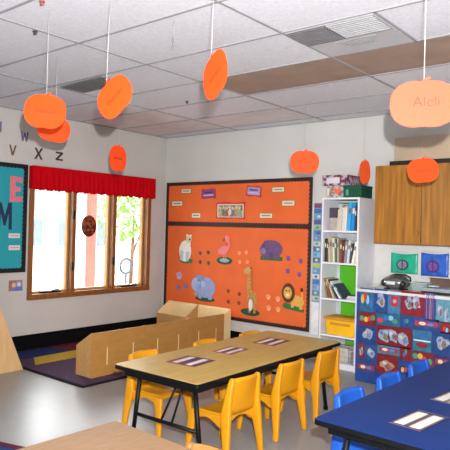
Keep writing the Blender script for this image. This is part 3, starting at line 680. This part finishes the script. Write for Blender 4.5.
# clear bottle-ish container and grey tray
p = at(420, 290, 1, -.42)
t = thing('plastic_container', 'clear plastic container with folded wrap beside the CD player', 'container', (p[0], -.40, CZ+.001))
CF = plastic_film('#9fb4ae', .55)
MB().prism([(-.06, 0), (.06, 0), (.075, .075), (-.075, .075)], 'y', -.06, .06, CF).build('container_body', t, bevel=.006)
MB().box(-.08, .08, -.066, .066, .0755, .083, plastic_film('#c8d0cc', .7)).build('lid', t, bevel=.002)
p = at(441, 291, 1, -.46)
t = thing('paper_tray', 'grey paper tray with black base on the counter beside the clear container', 'tray', (p[0]+.02, -.44, CZ+.001))
MB().box(-.16, .2, -.12, .12, 0, .02, DK).build('tray_base', t, bevel=.003)
MB().box(-.15, .19, -.1, .12, .0205, .05, mat('#8d979c', .4, .1)).box(-.15, .19, -.11, -.1, .0205, .035, mat('#8d979c', .4, .1)).build('tray_top', t, bevel=.003)
MB().ell((-.09, -.01, .062), (.05, .05, .012), mat('#b9c0c0', .35), 14, 8).build('paper_roll', t)
# plastic bags pinned on the splash wall
def zip_bag(box, col, dark, ring, label, under=False):
    u0, v0, u1, v1 = box
    a = at(u0, (v0+v1)/2, 1, -.01); b = at(u1, (v0+v1)/2, 1, -.01); c = at((u0+u1)/2, v0, 1, -.01); d = at((u0+u1)/2, v1, 1, -.01)
    w_, h_ = b[0]-a[0], c[2]-d[2]
    t = thing('hanging_bag', label, 'bag', ((a[0]+b[0])/2, -.008, d[2]))
    m = MB(); N = 10; col_ = mat(col, .3, .25, 8)
    g = [[m.bm.verts.new((-w_/2+w_*i/N, -.012-.008*math.sin(i*1.7+j*.9)*math.sin(PI*i/N), h_*j/N - (.012*math.sin(PI*i/N) if j == N else 0))) for i in range(N+1)] for j in range(N+1)]
    for j in range(N):
        for i in range(N): m._f([g[j][i], g[j][i+1], g[j+1][i+1], g[j+1][i]], col_, True)
    o = m.build('bag_sheet', t); so = o.modifiers.new('s', 'SOLIDIFY'); so.thickness = .003
    m = MB(); m.prism(E(-.05*w_, h_*.42, w_*.23, h_*.26, 24), 'y', -.0262, -.0235, mat(dark, .4)); m.prism(E(-.05*w_, h_*.42, w_*.17, h_*.2, 24), 'y', -.0275, -.0263, mat(ring, .4, .4, 30)); m.box(-.07*w_, -.03*w_, -.0285, -.0276, h_*.2, h_*.7, mat(dark, .4))
    m.build('round_print', t)
    MB().box(-w_/2, w_/2, -.005, -.001, h_*.93, h_*1.08, mat('#c8ccd4', .5)).build('zip_strip', t)
    if under: MB().box(-w_/2-.006, w_/2+.004, -.003, -.0005, -.03, h_, PAPER).build('paper_backing', t)
zip_bag((391.4, 253, 418.2, 273.5), '#1fae8a', '#20454c', '#8a7a94', 'green plastic bag with round print hanging on the wall above the CD player')
zip_bag((421.4, 253, 449, 276.5), '#2f62c4', '#4a2f78', '#7a4a98', 'blue plastic bag with purple round print hanging beside the green bag', True)

# ================================================================ RUGS
PRP = mat('#564158', .95, .18, 40, spec=.1); RUGD = mat('#1d1420', .95, .2, 40, spec=.1)
t = thing('area_rug', 'dark purple rug with yellow, red and blue blocks under the window', 'rug', (0, 0, 0))
rx0, rx1, ry0, ry1 = .06, 1.66, -2.555, -.35
MB().box(rx0+.035, rx1-.035, ry0+.035, ry1-.035, 0.001, .01, PRP).build('purple_field', t)
m = MB()
m.box(rx0, rx1, ry0, ry0+.034, .001, .011, RUGD).box(rx0, rx1, ry1-.034, ry1, .001, .011, RUGD).box(rx0, rx0+.034, ry0+.034, ry1-.034, .001, .011, RUGD).box(rx1-.034, rx1, ry0+.034, ry1-.034, .001, .011, RUGD)
m.build('dark_border', t)
MB().prism([(.42, -2.24), (.70, -2.40), (.70, -.9), (.40, -.9)], 'z', .0101, .0118, mat('#c2a13c', .95, .15, 40, spec=.1)).build('yellow_block', t)
MB().prism([(.1, -2.5), (.42, -2.35), (.38, -1.75), (.1, -1.85)], 'z', .0101, .0116, mat('#23305e', .95, .15, 40, spec=.1)).build('blue_block', t)
MB().prism([(.1, -1.845), (.38, -1.745), (.38, -1.1), (.1, -1.1)], 'z', .0101, .0116, mat('#6a1f33', .95, .15, 40, spec=.1)).build('red_block', t)
t = thing('area_rug', 'blue rug with maroon edge in the corner below the tan table', 'rug', (2.42, -3.645, 0), R(17))
MB().box(-1.15, .95, -1.65, -.05, .001, .01, mat('#28406e', .95, .15, 40, spec=.1)).build('blue_field', t)
m = MB(); MRN = mat('#5a2438', .95, .15, 40, spec=.1)
m.box(-1.2, 1.0, -.049, 0, .001, .012, MRN).box(-1.2, 1.0, -1.7, -1.651, .001, .012, MRN).box(-1.2, -1.151, -1.651, -.049, .001, .012, MRN).box(.951, 1.0, -1.651, -.049, .001, .012, MRN)
m.build('maroon_border', t)

# ================================================================ LOW BOOK-BROWSER UNITS
def browser(loc, width, rz, label, group=None, dark=True):
    """local: back panel along +x at y=0 (outer face at y=0), hopper opens toward +y, height falls from back to lip."""
    t = thing('book_browser', label, 'book browser', loc, rz, group)
    hb, hf, d, th = .403, .262, .25, .016
    face = BIRCHD if dark else BIRCHL
    MB().box(0, width, 0, th, 0, hb, face).build('back_panel', t, bevel=.002)
    MB().box(th, width-th, d-th, d, 0, hf, BIRCH).build('front_panel', t, bevel=.002)
    side = [(th, 0), (d-th, 0), (d, 0), (d, hf), (th, hb)]
    for x in (0, width-th): MB().prism([(th+.0005, 0), (d-th-.0005, 0), (d-th-.0005, hf+.008), (th+.0005, hb+.004)], 'x', x, x+th, BIRCH if dark else BIRCHL).build('side_panel', t, bevel=.002)
    MB().prism([(th+.001, .1), (d-th-.001, .1), (d-th-.001, hf+.008), (th+.001, hb+.004)], 'x', width/2-th/2, width/2+th/2, BIRCH).build('divider', t, bevel=.002)
    for a, b in ((th+.001, width/2-th/2-.001), (width/2+th/2+.001, width-th-.001)):
        MB().box(a, b, th+.001, d-th-.001, .09, .1, BIRCHL).build('bottom_board', t)
        MB().prism([(th+.001, .13), (th+.012, .12), (th+.012, hb-.02), (th+.001, hb-.003)], 'x', a, b, BIRCHL).build('inner_back', t)  # paler tone paints light on the hopper's inner back
    if dark:
        for x in (width*.27, width*.76): MB().box(x-.005, x+.005, -.0015, .0003, .1, .26, BIRCHL).build('joint_strip', t)
    return t
# local +x -> world -y... a rotation of -90 degrees puts +x on -y and +y on +x, so use +90: +x -> +y, +y -> -x
X0 = 1.50
browser((X0, -2.343, .0122), .64, PI/2, 'low plywood book browser nearest the rug corner, showing its sloped side', 'low book browsers in a row')
browser((X0, -1.698, .0122), .615, PI/2, 'low plywood book browser in the middle of the row of three', 'low book browsers in a row')
browser((X0, -1.078, .0122), .59, PI/2, 'low plywood book browser at the orange board end of the row of three', 'low book browsers in a row')
# the one against the back wall faces the room: rotate 180 so the hopper opens toward -y
browser((1.24, -.045, .001), 1.06, PI, 'pale wooden book browser with open hoppers against the orange board', None, False)

# sloped display shelf at the left edge of the frame
t = thing('display_shelf', 'tan sloped book display with triangular side panel at the left frame edge', 'display shelf', (0, 0, 0))
side = [(-2.563, .0), (-2.95, .0), (-3.08, .0), (-3.08, 1.05), (-2.99, 1.05)]
for x in (.09, .737): MB().prism(side, 'x', x, x+.018, mat('#c9a272', .5, .1, 5, stretch=(4, 4, 1))).build('side_panel', t, bevel=.003)
def slope_y(z): return -2.563-(z/1.05)*.427
for z in (.06, .30, .54, .78):
    MB().box(.109, .736, slope_y(z)-.1, slope_y(z)-.006, z-.012, z, BIRCH).build('shelf', t)
MB().prism([(slope_y(.02)-.12, .02), (slope_y(.02)-.108, .02), (slope_y(1.02)-.078, 1.02), (slope_y(1.02)-.09, 1.02)], 'x', .109, .736, BIRCHL).build('sloped_back', t)
k = 0
for z in (.06, .30, .54, .78):
    for (xa, xb, c, n_) in ((.13, .3, '#b33a3a', 'red'), (.33, .5, '#d8b04a', 'yellow'), (.53, .72, ['#27302c', '#3f6a48', '#6a5f8a', '#b06a78'][k], ['black', 'green', 'lilac', 'rose'][k])):
        yb = slope_y(z)-.03
        m = MB().prism([(yb, z+.001), (yb+.016, z+.001), (yb+.016-.07, z+.2), (yb-.07, z+.2)], 'x', xa, xb, mat(c, .5, .2, 20))
        m.prism([(yb+.0165, z+.03), (yb+.0175, z+.03), (yb+.0175-.05, z+.172), (yb+.0165-.05, z+.172)], 'x', xa+.03, xb-.03, mat('#dcd4c0', .6, .3, 20))
        tag(m.build('picture_book'), '%s picture book on the %s shelf of the sloped display' % (n_, ['bottom', 'second lowest', 'second highest', 'top'][k]), 'book', 'picture books on the sloped display')
    k += 1

# ================================================================ TABLES
def folding_table(name, label, L, Wd, top, edge, loc, rz, hz=.52):
    """long axis local y."""
    t = thing(name, label, 'table', loc, rz)
    def rr_(x, y, r, n=5):
        out = []
        for cx, cy, a0 in ((x-r, y-r, 0), (-x+r, y-r, 90), (-x+r, -y+r, 180), (x-r, -y+r, 270)):
            out += [(cx+r*math.cos(R(a0+90*i/n)), cy+r*math.sin(R(a0+90*i/n))) for i in range(n+1)]
        return out
    MB().prism(rr_(Wd/2-.003, L/2-.003, .02), 'z', hz-.022, hz, top).build('tabletop', t)
    MB().prism(rr_(Wd/2, L/2, .022), 'z', hz-.027, hz-.0035, edge).build('edge_band', t)
    m = MB(); a, b = Wd/2-.05, L/2-.055
    for (x0, x1, y0, y1) in ((-a, -a+.02, -b, b), (a-.02, a, -b, b), (-a+.02, a-.02, -b, -b+.02), (-a+.02, a-.02, b-.02, b)): m.box(x0, x1, y0, y1, hz-.072, hz-.028, BLACKM)
    m.build('apron', t)
    for s in (-1, 1):
        yl = s*(L/2-.12)
        for q in (-1, 1):
            lg = MB().tube([(q*(Wd/2-.12), yl, hz-.072), (q*(Wd/2-.06), yl, .012)], .0145, BLACKM, 12).build('leg', t)
            f = MB().tube([(q*(Wd/2-.06), yl, .0), (q*(Wd/2-.06), yl, .025)], .018, BLACKRUB, 12).build('rubber_foot', lg)
        MB().tube([(-(Wd/2-.088), yl, .2), (Wd/2-.088, yl, .2)], .0115, BLACKM, 10).build('crossbar', t)
        for q in (-1, 1): MB().tube([(q*.022, yl-s*.16, hz-.06), (q*.024, yl-s*.13, hz-.10), (q*.045, yl-s*.005, .2)], .007, BLACKM, 8).build('brace', t)
        MB().box(-.03, .03, yl-s*.15-.012, yl-s*.15+.012, hz-.06, hz-.029, CHROME).build('latch', t)
    return t
TY = (3.186, -2.352, 0); TYR = R(1.4)
folding_table('folding_table', 'beige wood-grain folding table with black edge and legs, ringed by yellow chairs', 1.74, .70, LAMY, BLACKM, TY, TYR)
folding_table('folding_table', 'deep blue folding table with black edge beside the patchwork counter', 1.83, .8, LAMB, BLACKM, (4.745, -2.355, 0), R(-1.2))
folding_table('folding_table', 'tan wood-grain table corner nearest the camera, lower left', 1.22, .76, LAMT, mat('#a8835a', .5), (3.70+.60, -3.93-.375, 0), R(90-1))

# place mats: laminated sheets with two white strips
def mat_sheet(loc, rz, w_, l_, cols, label, group, strip=None):
    m = MB()
    m.box(-w_/2, w_/2, -l_/2, l_/2, 0, .0012, mat(cols[0], .45, .35, 35, spec=.2))
    sw = w_*(.085 if strip is None else strip)
    for k, x in enumerate((-w_*.24, w_*.24)):
        m.box(x-sw, x+sw, -l_*.42, l_*.4, .0013, .002, PAPER)
        m.box(x-sw-w_*.06, x-sw-.0005, -l_*.42, l_*.4, .0013, .0019, mat(cols[1], .4)); m.box(x+sw+.0005, x+sw+w_*.06, -l_*.42, l_*.4, .0013, .0019, mat(cols[2], .4))
    m.box(-w_*.07, w_*.07, -l_*.4, l_*.4, .0013, .0018, mat(cols[3], .4, .5, 60))
    m.box(-w_/2, w_/2, -l_/2, -l_/2+.008, .0013, .0019, mat(cols[1], .4)); m.box(-w_/2, w_/2, l_/2-.008, l_/2, .0013, .0019, mat(cols[2], .4))
    return tag(m.build('place_mat', loc=loc, rz=rz), label, 'place mat', group)
g = 'name mats on the beige table'; zt = .5205
mat_sheet((3.145, -2.825, zt), R(6), .225, .24, ('#5d2a38', '#b04a5a', '#6a4a78', '#2f2a48'), 'striped name mat at the camera end of the beige table', g)
mat_sheet((3.115, -2.375, zt), R(6), .16, .25, ('#8a4a48', '#c06a60', '#7a5a80', '#4a3a48'), 'striped name mat in the middle of the beige table', g)
mat_sheet((3.13, -1.89, zt), R(6), .19, .28, ('#6a3038', '#b85a5a', '#7a5a80', '#3a3048'), 'striped name mat at the bookcase end of the beige table', g)
g = 'name mats on the blue table'
mat_sheet((4.705, -2.935, zt), R(-6), .16, .29, ('#2a3050', '#8a5a60', '#705a50', '#38404a'), 'dark name mat with two white strips at the camera end of the blue table', g, .15)
mat_sheet((4.71, -2.42, zt), R(-6), .16, .29, ('#40405a', '#8a7a70', '#806a60', '#707468'), 'dark name mat with white strips farther along the blue table', g, .15)

# ================================================================ CHAIRS
def make_chair(P_, name, label, group):
    """moulded one-piece child's chair; faces +x, origin on the floor under the seat."""
    t = thing(name, label, 'chair', group=group)
    hz = .275
    # seat: shallow dished slab with a rolled front
    m = MB(); N, K = 12, 10
    def sp(i, j, o):
        u = i/N; v = j/K*2-1
        x = -.135+.255*u; w = .125+.012*u
        z = hz+.012*(1-u)**2*0-.010*math.sin(PI*u)*(1-v*v)-.018*max(0, (u-.8)/.2)**2+.02*max(0, (.18-u)/.18)**2
        return (x, v*w, z-o)
    for o in (0, .012):
        pass
    top = [[m.bm.verts.new(sp(i, j, 0)) for j in range(K+1)] for i in range(N+1)]
    bot = [[m.bm.verts.new(sp(i, j, .012)) for j in range(K+1)] for i in range(N+1)]
    for i in range(N):
        for j in range(K):
            m._f([top[i][j], top[i+1][j], top[i+1][j+1], top[i][j+1]], P_, True); m._f([bot[i][j], bot[i][j+1], bot[i+1][j+1], bot[i+1][j]], P_, True)
    for i in range(N):
        for j in (0, K): m._f([top[i][j], bot[i][j], bot[i+1][j], top[i+1][j]], P_, True)
    for j in range(K):
        for i in (0, N): m._f([top[i][j], top[i][j+1], bot[i][j+1], bot[i][j]], P_, True)
    m.build('seat', t)
    # backrest: curved panel between the rear posts
    m = MB(); N, K = 12, 8
    def bp(i, j, o):
        v = i/N*2-1; u = j/K
        z = .272+(.502-.272)*u + .004*(1-v*v)*u
        w = .132-.015*u
        x = -.138-.04*u-.026*(1-v*v)*(.3+.7*u)
        return (x-o, v*w, z)
    A = [[m.bm.verts.new(bp(i, j, 0)) for j in range(K+1)] for i in range(N+1)]
    B = [[m.bm.verts.new(bp(i, j, .011)) for j in range(K+1)] for i in range(N+1)]
    for i in range(N):
        for j in range(K):
            m._f([A[i][j], A[i+1][j], A[i+1][j+1], A[i][j+1]], P_, True); m._f([B[i][j], B[i][j+1], B[i+1][j+1], B[i+1][j]], P_, True)
    for i in range(N):
        for j in (0, K): m._f([A[i][j], B[i][j], B[i+1][j], A[i+1][j]], P_, True)
    for j in range(K):
        for i in (0, N): m._f([A[i][j], A[i][j+1], B[i][j+1], B[i][j]], P_, True)
    m.build('backrest', t)
    for s in (-1, 1):
        # rear leg: floor to the top of the back, broad at seat level
        zs = [0, .1, .2, .27, .33, .42, .50, .522]
        pts = [(-.185, s*.168, 0), (-.178, s*.158, .1), (-.166, s*.148, .2), (-.158, s*.142, .27), (-.160, s*.136, .33), (-.170, s*.130, .41), (-.181, s*.121, .485), (-.183, s*.117, .504)]
        sz = [(.036, .026), (.046, .028), (.06, .03), (.072, .032), (.056, .032), (.044, .032), (.036, .03), (.026, .024)]
        MB().bar(pts, sz, P_).build('leg', t, bevel=.007)
        pts = [(.138, s*.160, 0), (.130, s*.153, .1), (.118, s*.147, .2), (.108, s*.142, .255), (.10, s*.14, .268)]
        sz = [(.034, .024), (.042, .026), (.058, .028), (.075, .03), (.07, .026)]
        MB().bar(pts, sz, P_).build('leg', t, bevel=.007)
        # arched side rail under the seat edge
        top_ = [(-.13, .272), (.11, .268)]
        arch = [(.1-.2*q, .205+.035*math.sin(PI*q)) for q in (i/8 for i in range(9))]
        MB().prism([(.118, .268), (.112, .2)]+arch+[(-.128, .2), (-.135, .272)], 'y', s*.132 if s > 0 else -.146, .146 if s > 0 else -.132, P_).build('side_rail', t, bevel=.004)
    # gusset arch under the back panel
    arch = [(.118-.236*q, .215+.045*math.sin(PI*q)) for q in (i/10 for i in range(11))]
    MB().prism([(.13, .28), (.128, .2)]+arch+[(-.128, .2), (-.13, .28)], 'x', -.152, -.14, P_).build('rear_apron', t, bevel=.003)
    return t
ych = make_chair(YEL, 'child_chair', '', 'yellow chairs at the beige table')
right = [(3.40, -2.825, 'yellow moulded child chair on the aisle side of the beige table, end nearest the camera'),
         (3.385, -2.30, 'yellow moulded child chair in the middle of the aisle side of the beige table'),
         (3.36, -1.79, 'yellow moulded child chair on the aisle side of the beige table, nearest the bookcase')]
left = [(2.845, -2.79, 'yellow moulded child chair on the window side of the beige table, end nearest the camera'),
        (2.87, -2.16, 'yellow moulded child chair in the middle of the window side of the beige table'),
        (2.885, -1.60, 'yellow moulded child chair on the window side of the beige table, nearest the orange board')]
right = [(x_, y_, r_[2]) for (x_, y_), r_ in zip(((3.398, -2.80), (3.386, -2.265), (3.373, -1.735)), right)]
first = True
for (x, y, l) in right:
    if first: ych.location = (x, y, 0); ych.rotation_euler = (0, 0, PI-R(2)); ych['label'] = l; first = False
    else: dup(ych, (x, y, 0), PI-R(2), l)
for (x, y, l) in left: dup(ych, (x, y, 0), R(2), l)
bch = make_chair(BLU, 'child_chair', 'bright blue moulded child chair at the blue table, nearest the camera', 'blue chairs at the blue table')
bch.location = (4.378, -2.66, 0); bch.rotation_euler = (0, 0, R(-3))
dup(bch, (4.385, -2.15, 0), R(-3), 'bright blue moulded child chair in the middle of the blue table side')
dup(bch, (4.385, -1.66, 0), R(-3), 'bright blue moulded child chair at the blue table, nearest the patchwork counter')
tch = make_chair(TANP, 'child_chair', 'tan moulded child chair tucked at the tan table, only its back top showing', None)
tch.location = (4.212, -4.03, 0); tch.rotation_euler = (0, 0, R(-90))

# ================================================================ HANGING PAPER PUMPKINS
def pumpkin_pts(w, h, n=64):
    """wide pumpkin outline with a dip at the top and bottom"""
    out = []
    for i in range(n):
        a = 2*PI*i/n
        ca, sa = math.cos(a), math.sin(a)
        x = w/2*math.copysign(abs(ca)**.80, ca); z = h/2*math.copysign(abs(sa)**.82, sa)
        z *= 1-.06*math.exp(-(x/(w*.12))**2)
        out.append((x, z))
    return out
def scribble(m, w, z0, mt, seed, y):
    rr = random.Random(seed); x = -w/2; pts = []; N = 26
    for i in range(N+1):
        t_ = i/N
        pts.append((-w/2+w*t_+.006*math.sin(i*1.9), z0+.011*math.sin(i*1.55+seed)*(1.7 if i in (1, 2, 3) else 1)*rr.uniform(.6, 1.2)))
    for a, b in zip(pts[:-1], pts[1:]):
        d = Vector((b[0]-a[0], b[1]-a[1])).normalized() if (a != b) else Vector((1, 0)); nn = Vector((-d[1], d[0]))*.0011
        m.prism([(a[0]-nn[0], a[1]-nn[1]), (b[0]-nn[0], b[1]-nn[1]), (b[0]+nn[0], b[1]+nn[1]), (a[0]+nn[0], a[1]+nn[1])], 'y', y-.0004, y, mt)
def text_part(txt, size, parent, mt, x, z, y):
    cu = bpy.data.curves.new('lettering', 'FONT'); cu.body = txt; cu.size = size; cu.align_x = 'CENTER'; cu.align_y = 'CENTER'; cu.extrude = .0002; cu.offset = -.0016
    tmp = bpy.data.objects.new('lettering_tmp', cu); C.objects.link(tmp)
    dg = bpy.context.evaluated_depsgraph_get(); me = bpy.data.meshes.new_from_object(tmp.evaluated_get(dg))
    bpy.data.objects.remove(tmp); me.materials.clear(); me.materials.append(mt)
    o = bpy.data.objects.new('lettering', me); C.objects.link(o); o.parent = parent; o.location = (x, y, z); o.rotation_euler = (PI/2, 0, 0)
    return o
INK = mat('#3c0c06', .6); INKD = mat('#3a0e04', .6)
def pumpkin(u, v, Z, w, h, yaw, roll, col, label, text=None, seed=1, strr=.0022, tilt=0):
    p = deep(u, v, Z)
    base = math.atan2(CAM[0]-p[0], -(CAM[1]-p[1]))          # turns local -y toward the camera
    t = thing('paper_pumpkin', label, 'paper pumpkin', tuple(p), base+yaw, 'orange paper pumpkins hung on strings')
    pm = mat(col, .75, .04, 9, spec=.15); ca, sa = math.cos(roll), math.sin(roll)
    rot = lambda pts: [(x*ca-z*sa, x*sa+z*ca) for x, z in pts]
    body = MB().prism(rot(pumpkin_pts(w, h)), 'y', -.001, .001, pm).build('pumpkin_body', t)
    st = [(-.010, h/2-.014), (.012, h/2-.014), (.014, h/2-.002), (.026, h/2+.006), (.022, h/2+.014), (.004, h/2+.006), (-.006, h/2-.002)]
    MB().prism(rot(st), 'y', -.0022, -.0011, pm).build('stem', t)
    sx, sz = rot([(0, h/2)])[0]
    MB().tube([(sx, .001, sz-.012), (sx*.9, .0, (H-p[2]+sz)/2), (sx*.8, 0, H-p[2]-.002)], strr, STRING, 6).build('string', t)
    if text: text_part(text, .062, t, INK, .012, .008, -.0013)
    elif seed is not None:
        m = MB(); scribble(m, w*.5, 0, INKD, seed, -.0011)
        o = m.build('handwriting', t); o.rotation_euler = (0, -roll, 0)
    return t
pumpkin(423.5, 104, 2.45, .272, .202, R(4), 0, '#f4563e', 'largest pale orange paper pumpkin with a readable child name in front of the cabinet', 'Aleli', strr=.0018)
pumpkin(45, 111.5, 3.3, .232, .196, R(-12), R(-4), '#f54612', 'orange paper pumpkin overlapping a second one in front of the window wall', seed=4, strr=.0018)
pumpkin(54, 129, 4.2, .235, .19, R(14), R(-6), '#ee4616', 'orange paper pumpkin half hidden behind another one near the window wall', seed=None, strr=.0018)
pumpkin(114.5, 97, 3.0, .235, .19, R(-42), R(38), '#f84a14', 'tilted orange paper pumpkin hanging in front of the small dark vent', seed=9, strr=.0018)
pumpkin(215, 75, 2.75, .235, .215, R(-62), R(24), '#f84a14', 'orange paper pumpkin turned nearly edge-on, hanging alone in the middle', seed=12, strr=.0017)
pumpkin(118, 158.5, 5.3, .225, .24, R(48), 0, '#ee4c1c', 'small far orange paper pumpkin just above the red valance', seed=15, strr=.0012)
pumpkin(304.5, 162, 5.0, .25, .2, R(6), 0, '#ee5428', 'orange paper pumpkin hanging before the top of the orange board end', seed=19, strr=.0012)
pumpkin(365, 172, 4.9, .235, .2, R(68), R(10), '#f05a28', 'narrow edge-on orange paper pumpkin hanging in front of the green box', seed=None, strr=.0012)
pumpkin(423, 170.5, 4.3, .222, .185, R(12), R(6), '#ee4a1a', 'orange paper pumpkin hanging in front of the wood wall cabinet', seed=23, strr=.0012)

# ================================================================ LIGHT
FL = bpy.data.lights.new('camera_flash', 'AREA'); FL.shape = 'DISK'; FL.size = .035; FL.energy = 340; FL.color = (1, .99, .97)
fo = bpy.data.objects.new('camera_flash', FL); C.objects.link(fo)
fo.matrix_world = camo.matrix_world.copy(); fo.location = Vector(CAM) + Vector(_up)*.16 + Vector(_rt)*.05
# unseen fill lights added behind the camera to lift the room and ceiling
def area(name, loc, aim, sx, sy, energy, color):
    L = bpy.data.lights.new(name, 'AREA'); L.shape = 'RECTANGLE'; L.size = sx; L.size_y = sy; L.energy = energy; L.color = color
    o = bpy.data.objects.new(name, L); C.objects.link(o); o.location = loc
    o.rotation_euler = (Vector(aim)-Vector(loc)).to_track_quat('-Z', 'Y').to_euler()
area('rear_fill_light', (7.4, -7.6, .7), (3.2, -2.2, 3.0), 3.0, 1.4, 12, (1, .97, .95))  # added soft fill, not a real window
area('ceiling_fill_light', (6.0, -6.3, .9), (2.6, -2.2, 2.6), 2.5, 1.5, 70, (.94, .97, 1))  # added fill aimed up to brighten the ceiling, no fixture there
SL = bpy.data.lights.new('sun', 'SUN'); SL.energy = 17; SL.angle = .01; SL.color = (1, .98, .95)
so = bpy.data.objects.new('sun', SL); C.objects.link(so); so.location = (5, -3, 12); so.rotation_euler = Vector((-.5, .12, -.86)).to_track_quat('-Z', 'Y').to_euler()
wd = bpy.data.worlds.new('sky'); bpy.context.scene.world = wd; wd.use_nodes = True; nt = wd.node_tree
bg = nt.nodes['Background']
tc = nt.nodes.new('ShaderNodeTexCoord'); dp = nt.nodes.new('ShaderNodeVectorMath'); dp.operation = 'DOT_PRODUCT'; rp = nt.nodes.new('ShaderNodeValToRGB')
dp.inputs[1].default_value = (-.87, .49, .05)
mp = nt.nodes.new('ShaderNodeMapRange'); mp.inputs['From Min'].default_value = -1; mp.inputs['From Max'].default_value = 1
nt.links.new(tc.outputs['Generated'], dp.inputs[0]); nt.links.new(dp.outputs['Value'], mp.inputs['Value']); nt.links.new(mp.outputs[0], rp.inputs['Fac'])
cr = rp.color_ramp
cr.elements[0].position = .62; cr.elements[0].color = (.0150, .0155, .0160, 1)
cr.elements[1].position = .82; cr.elements[1].color = (1, 1, 1, 1)
nt.links.new(rp.outputs['Color'], bg.inputs['Color']); bg.inputs['Strength'].default_value = 16.0
sc = bpy.context.scene
sc.view_settings.view_transform = 'Standard'; sc.view_settings.look = 'None'; sc.view_settings.exposure = -.3
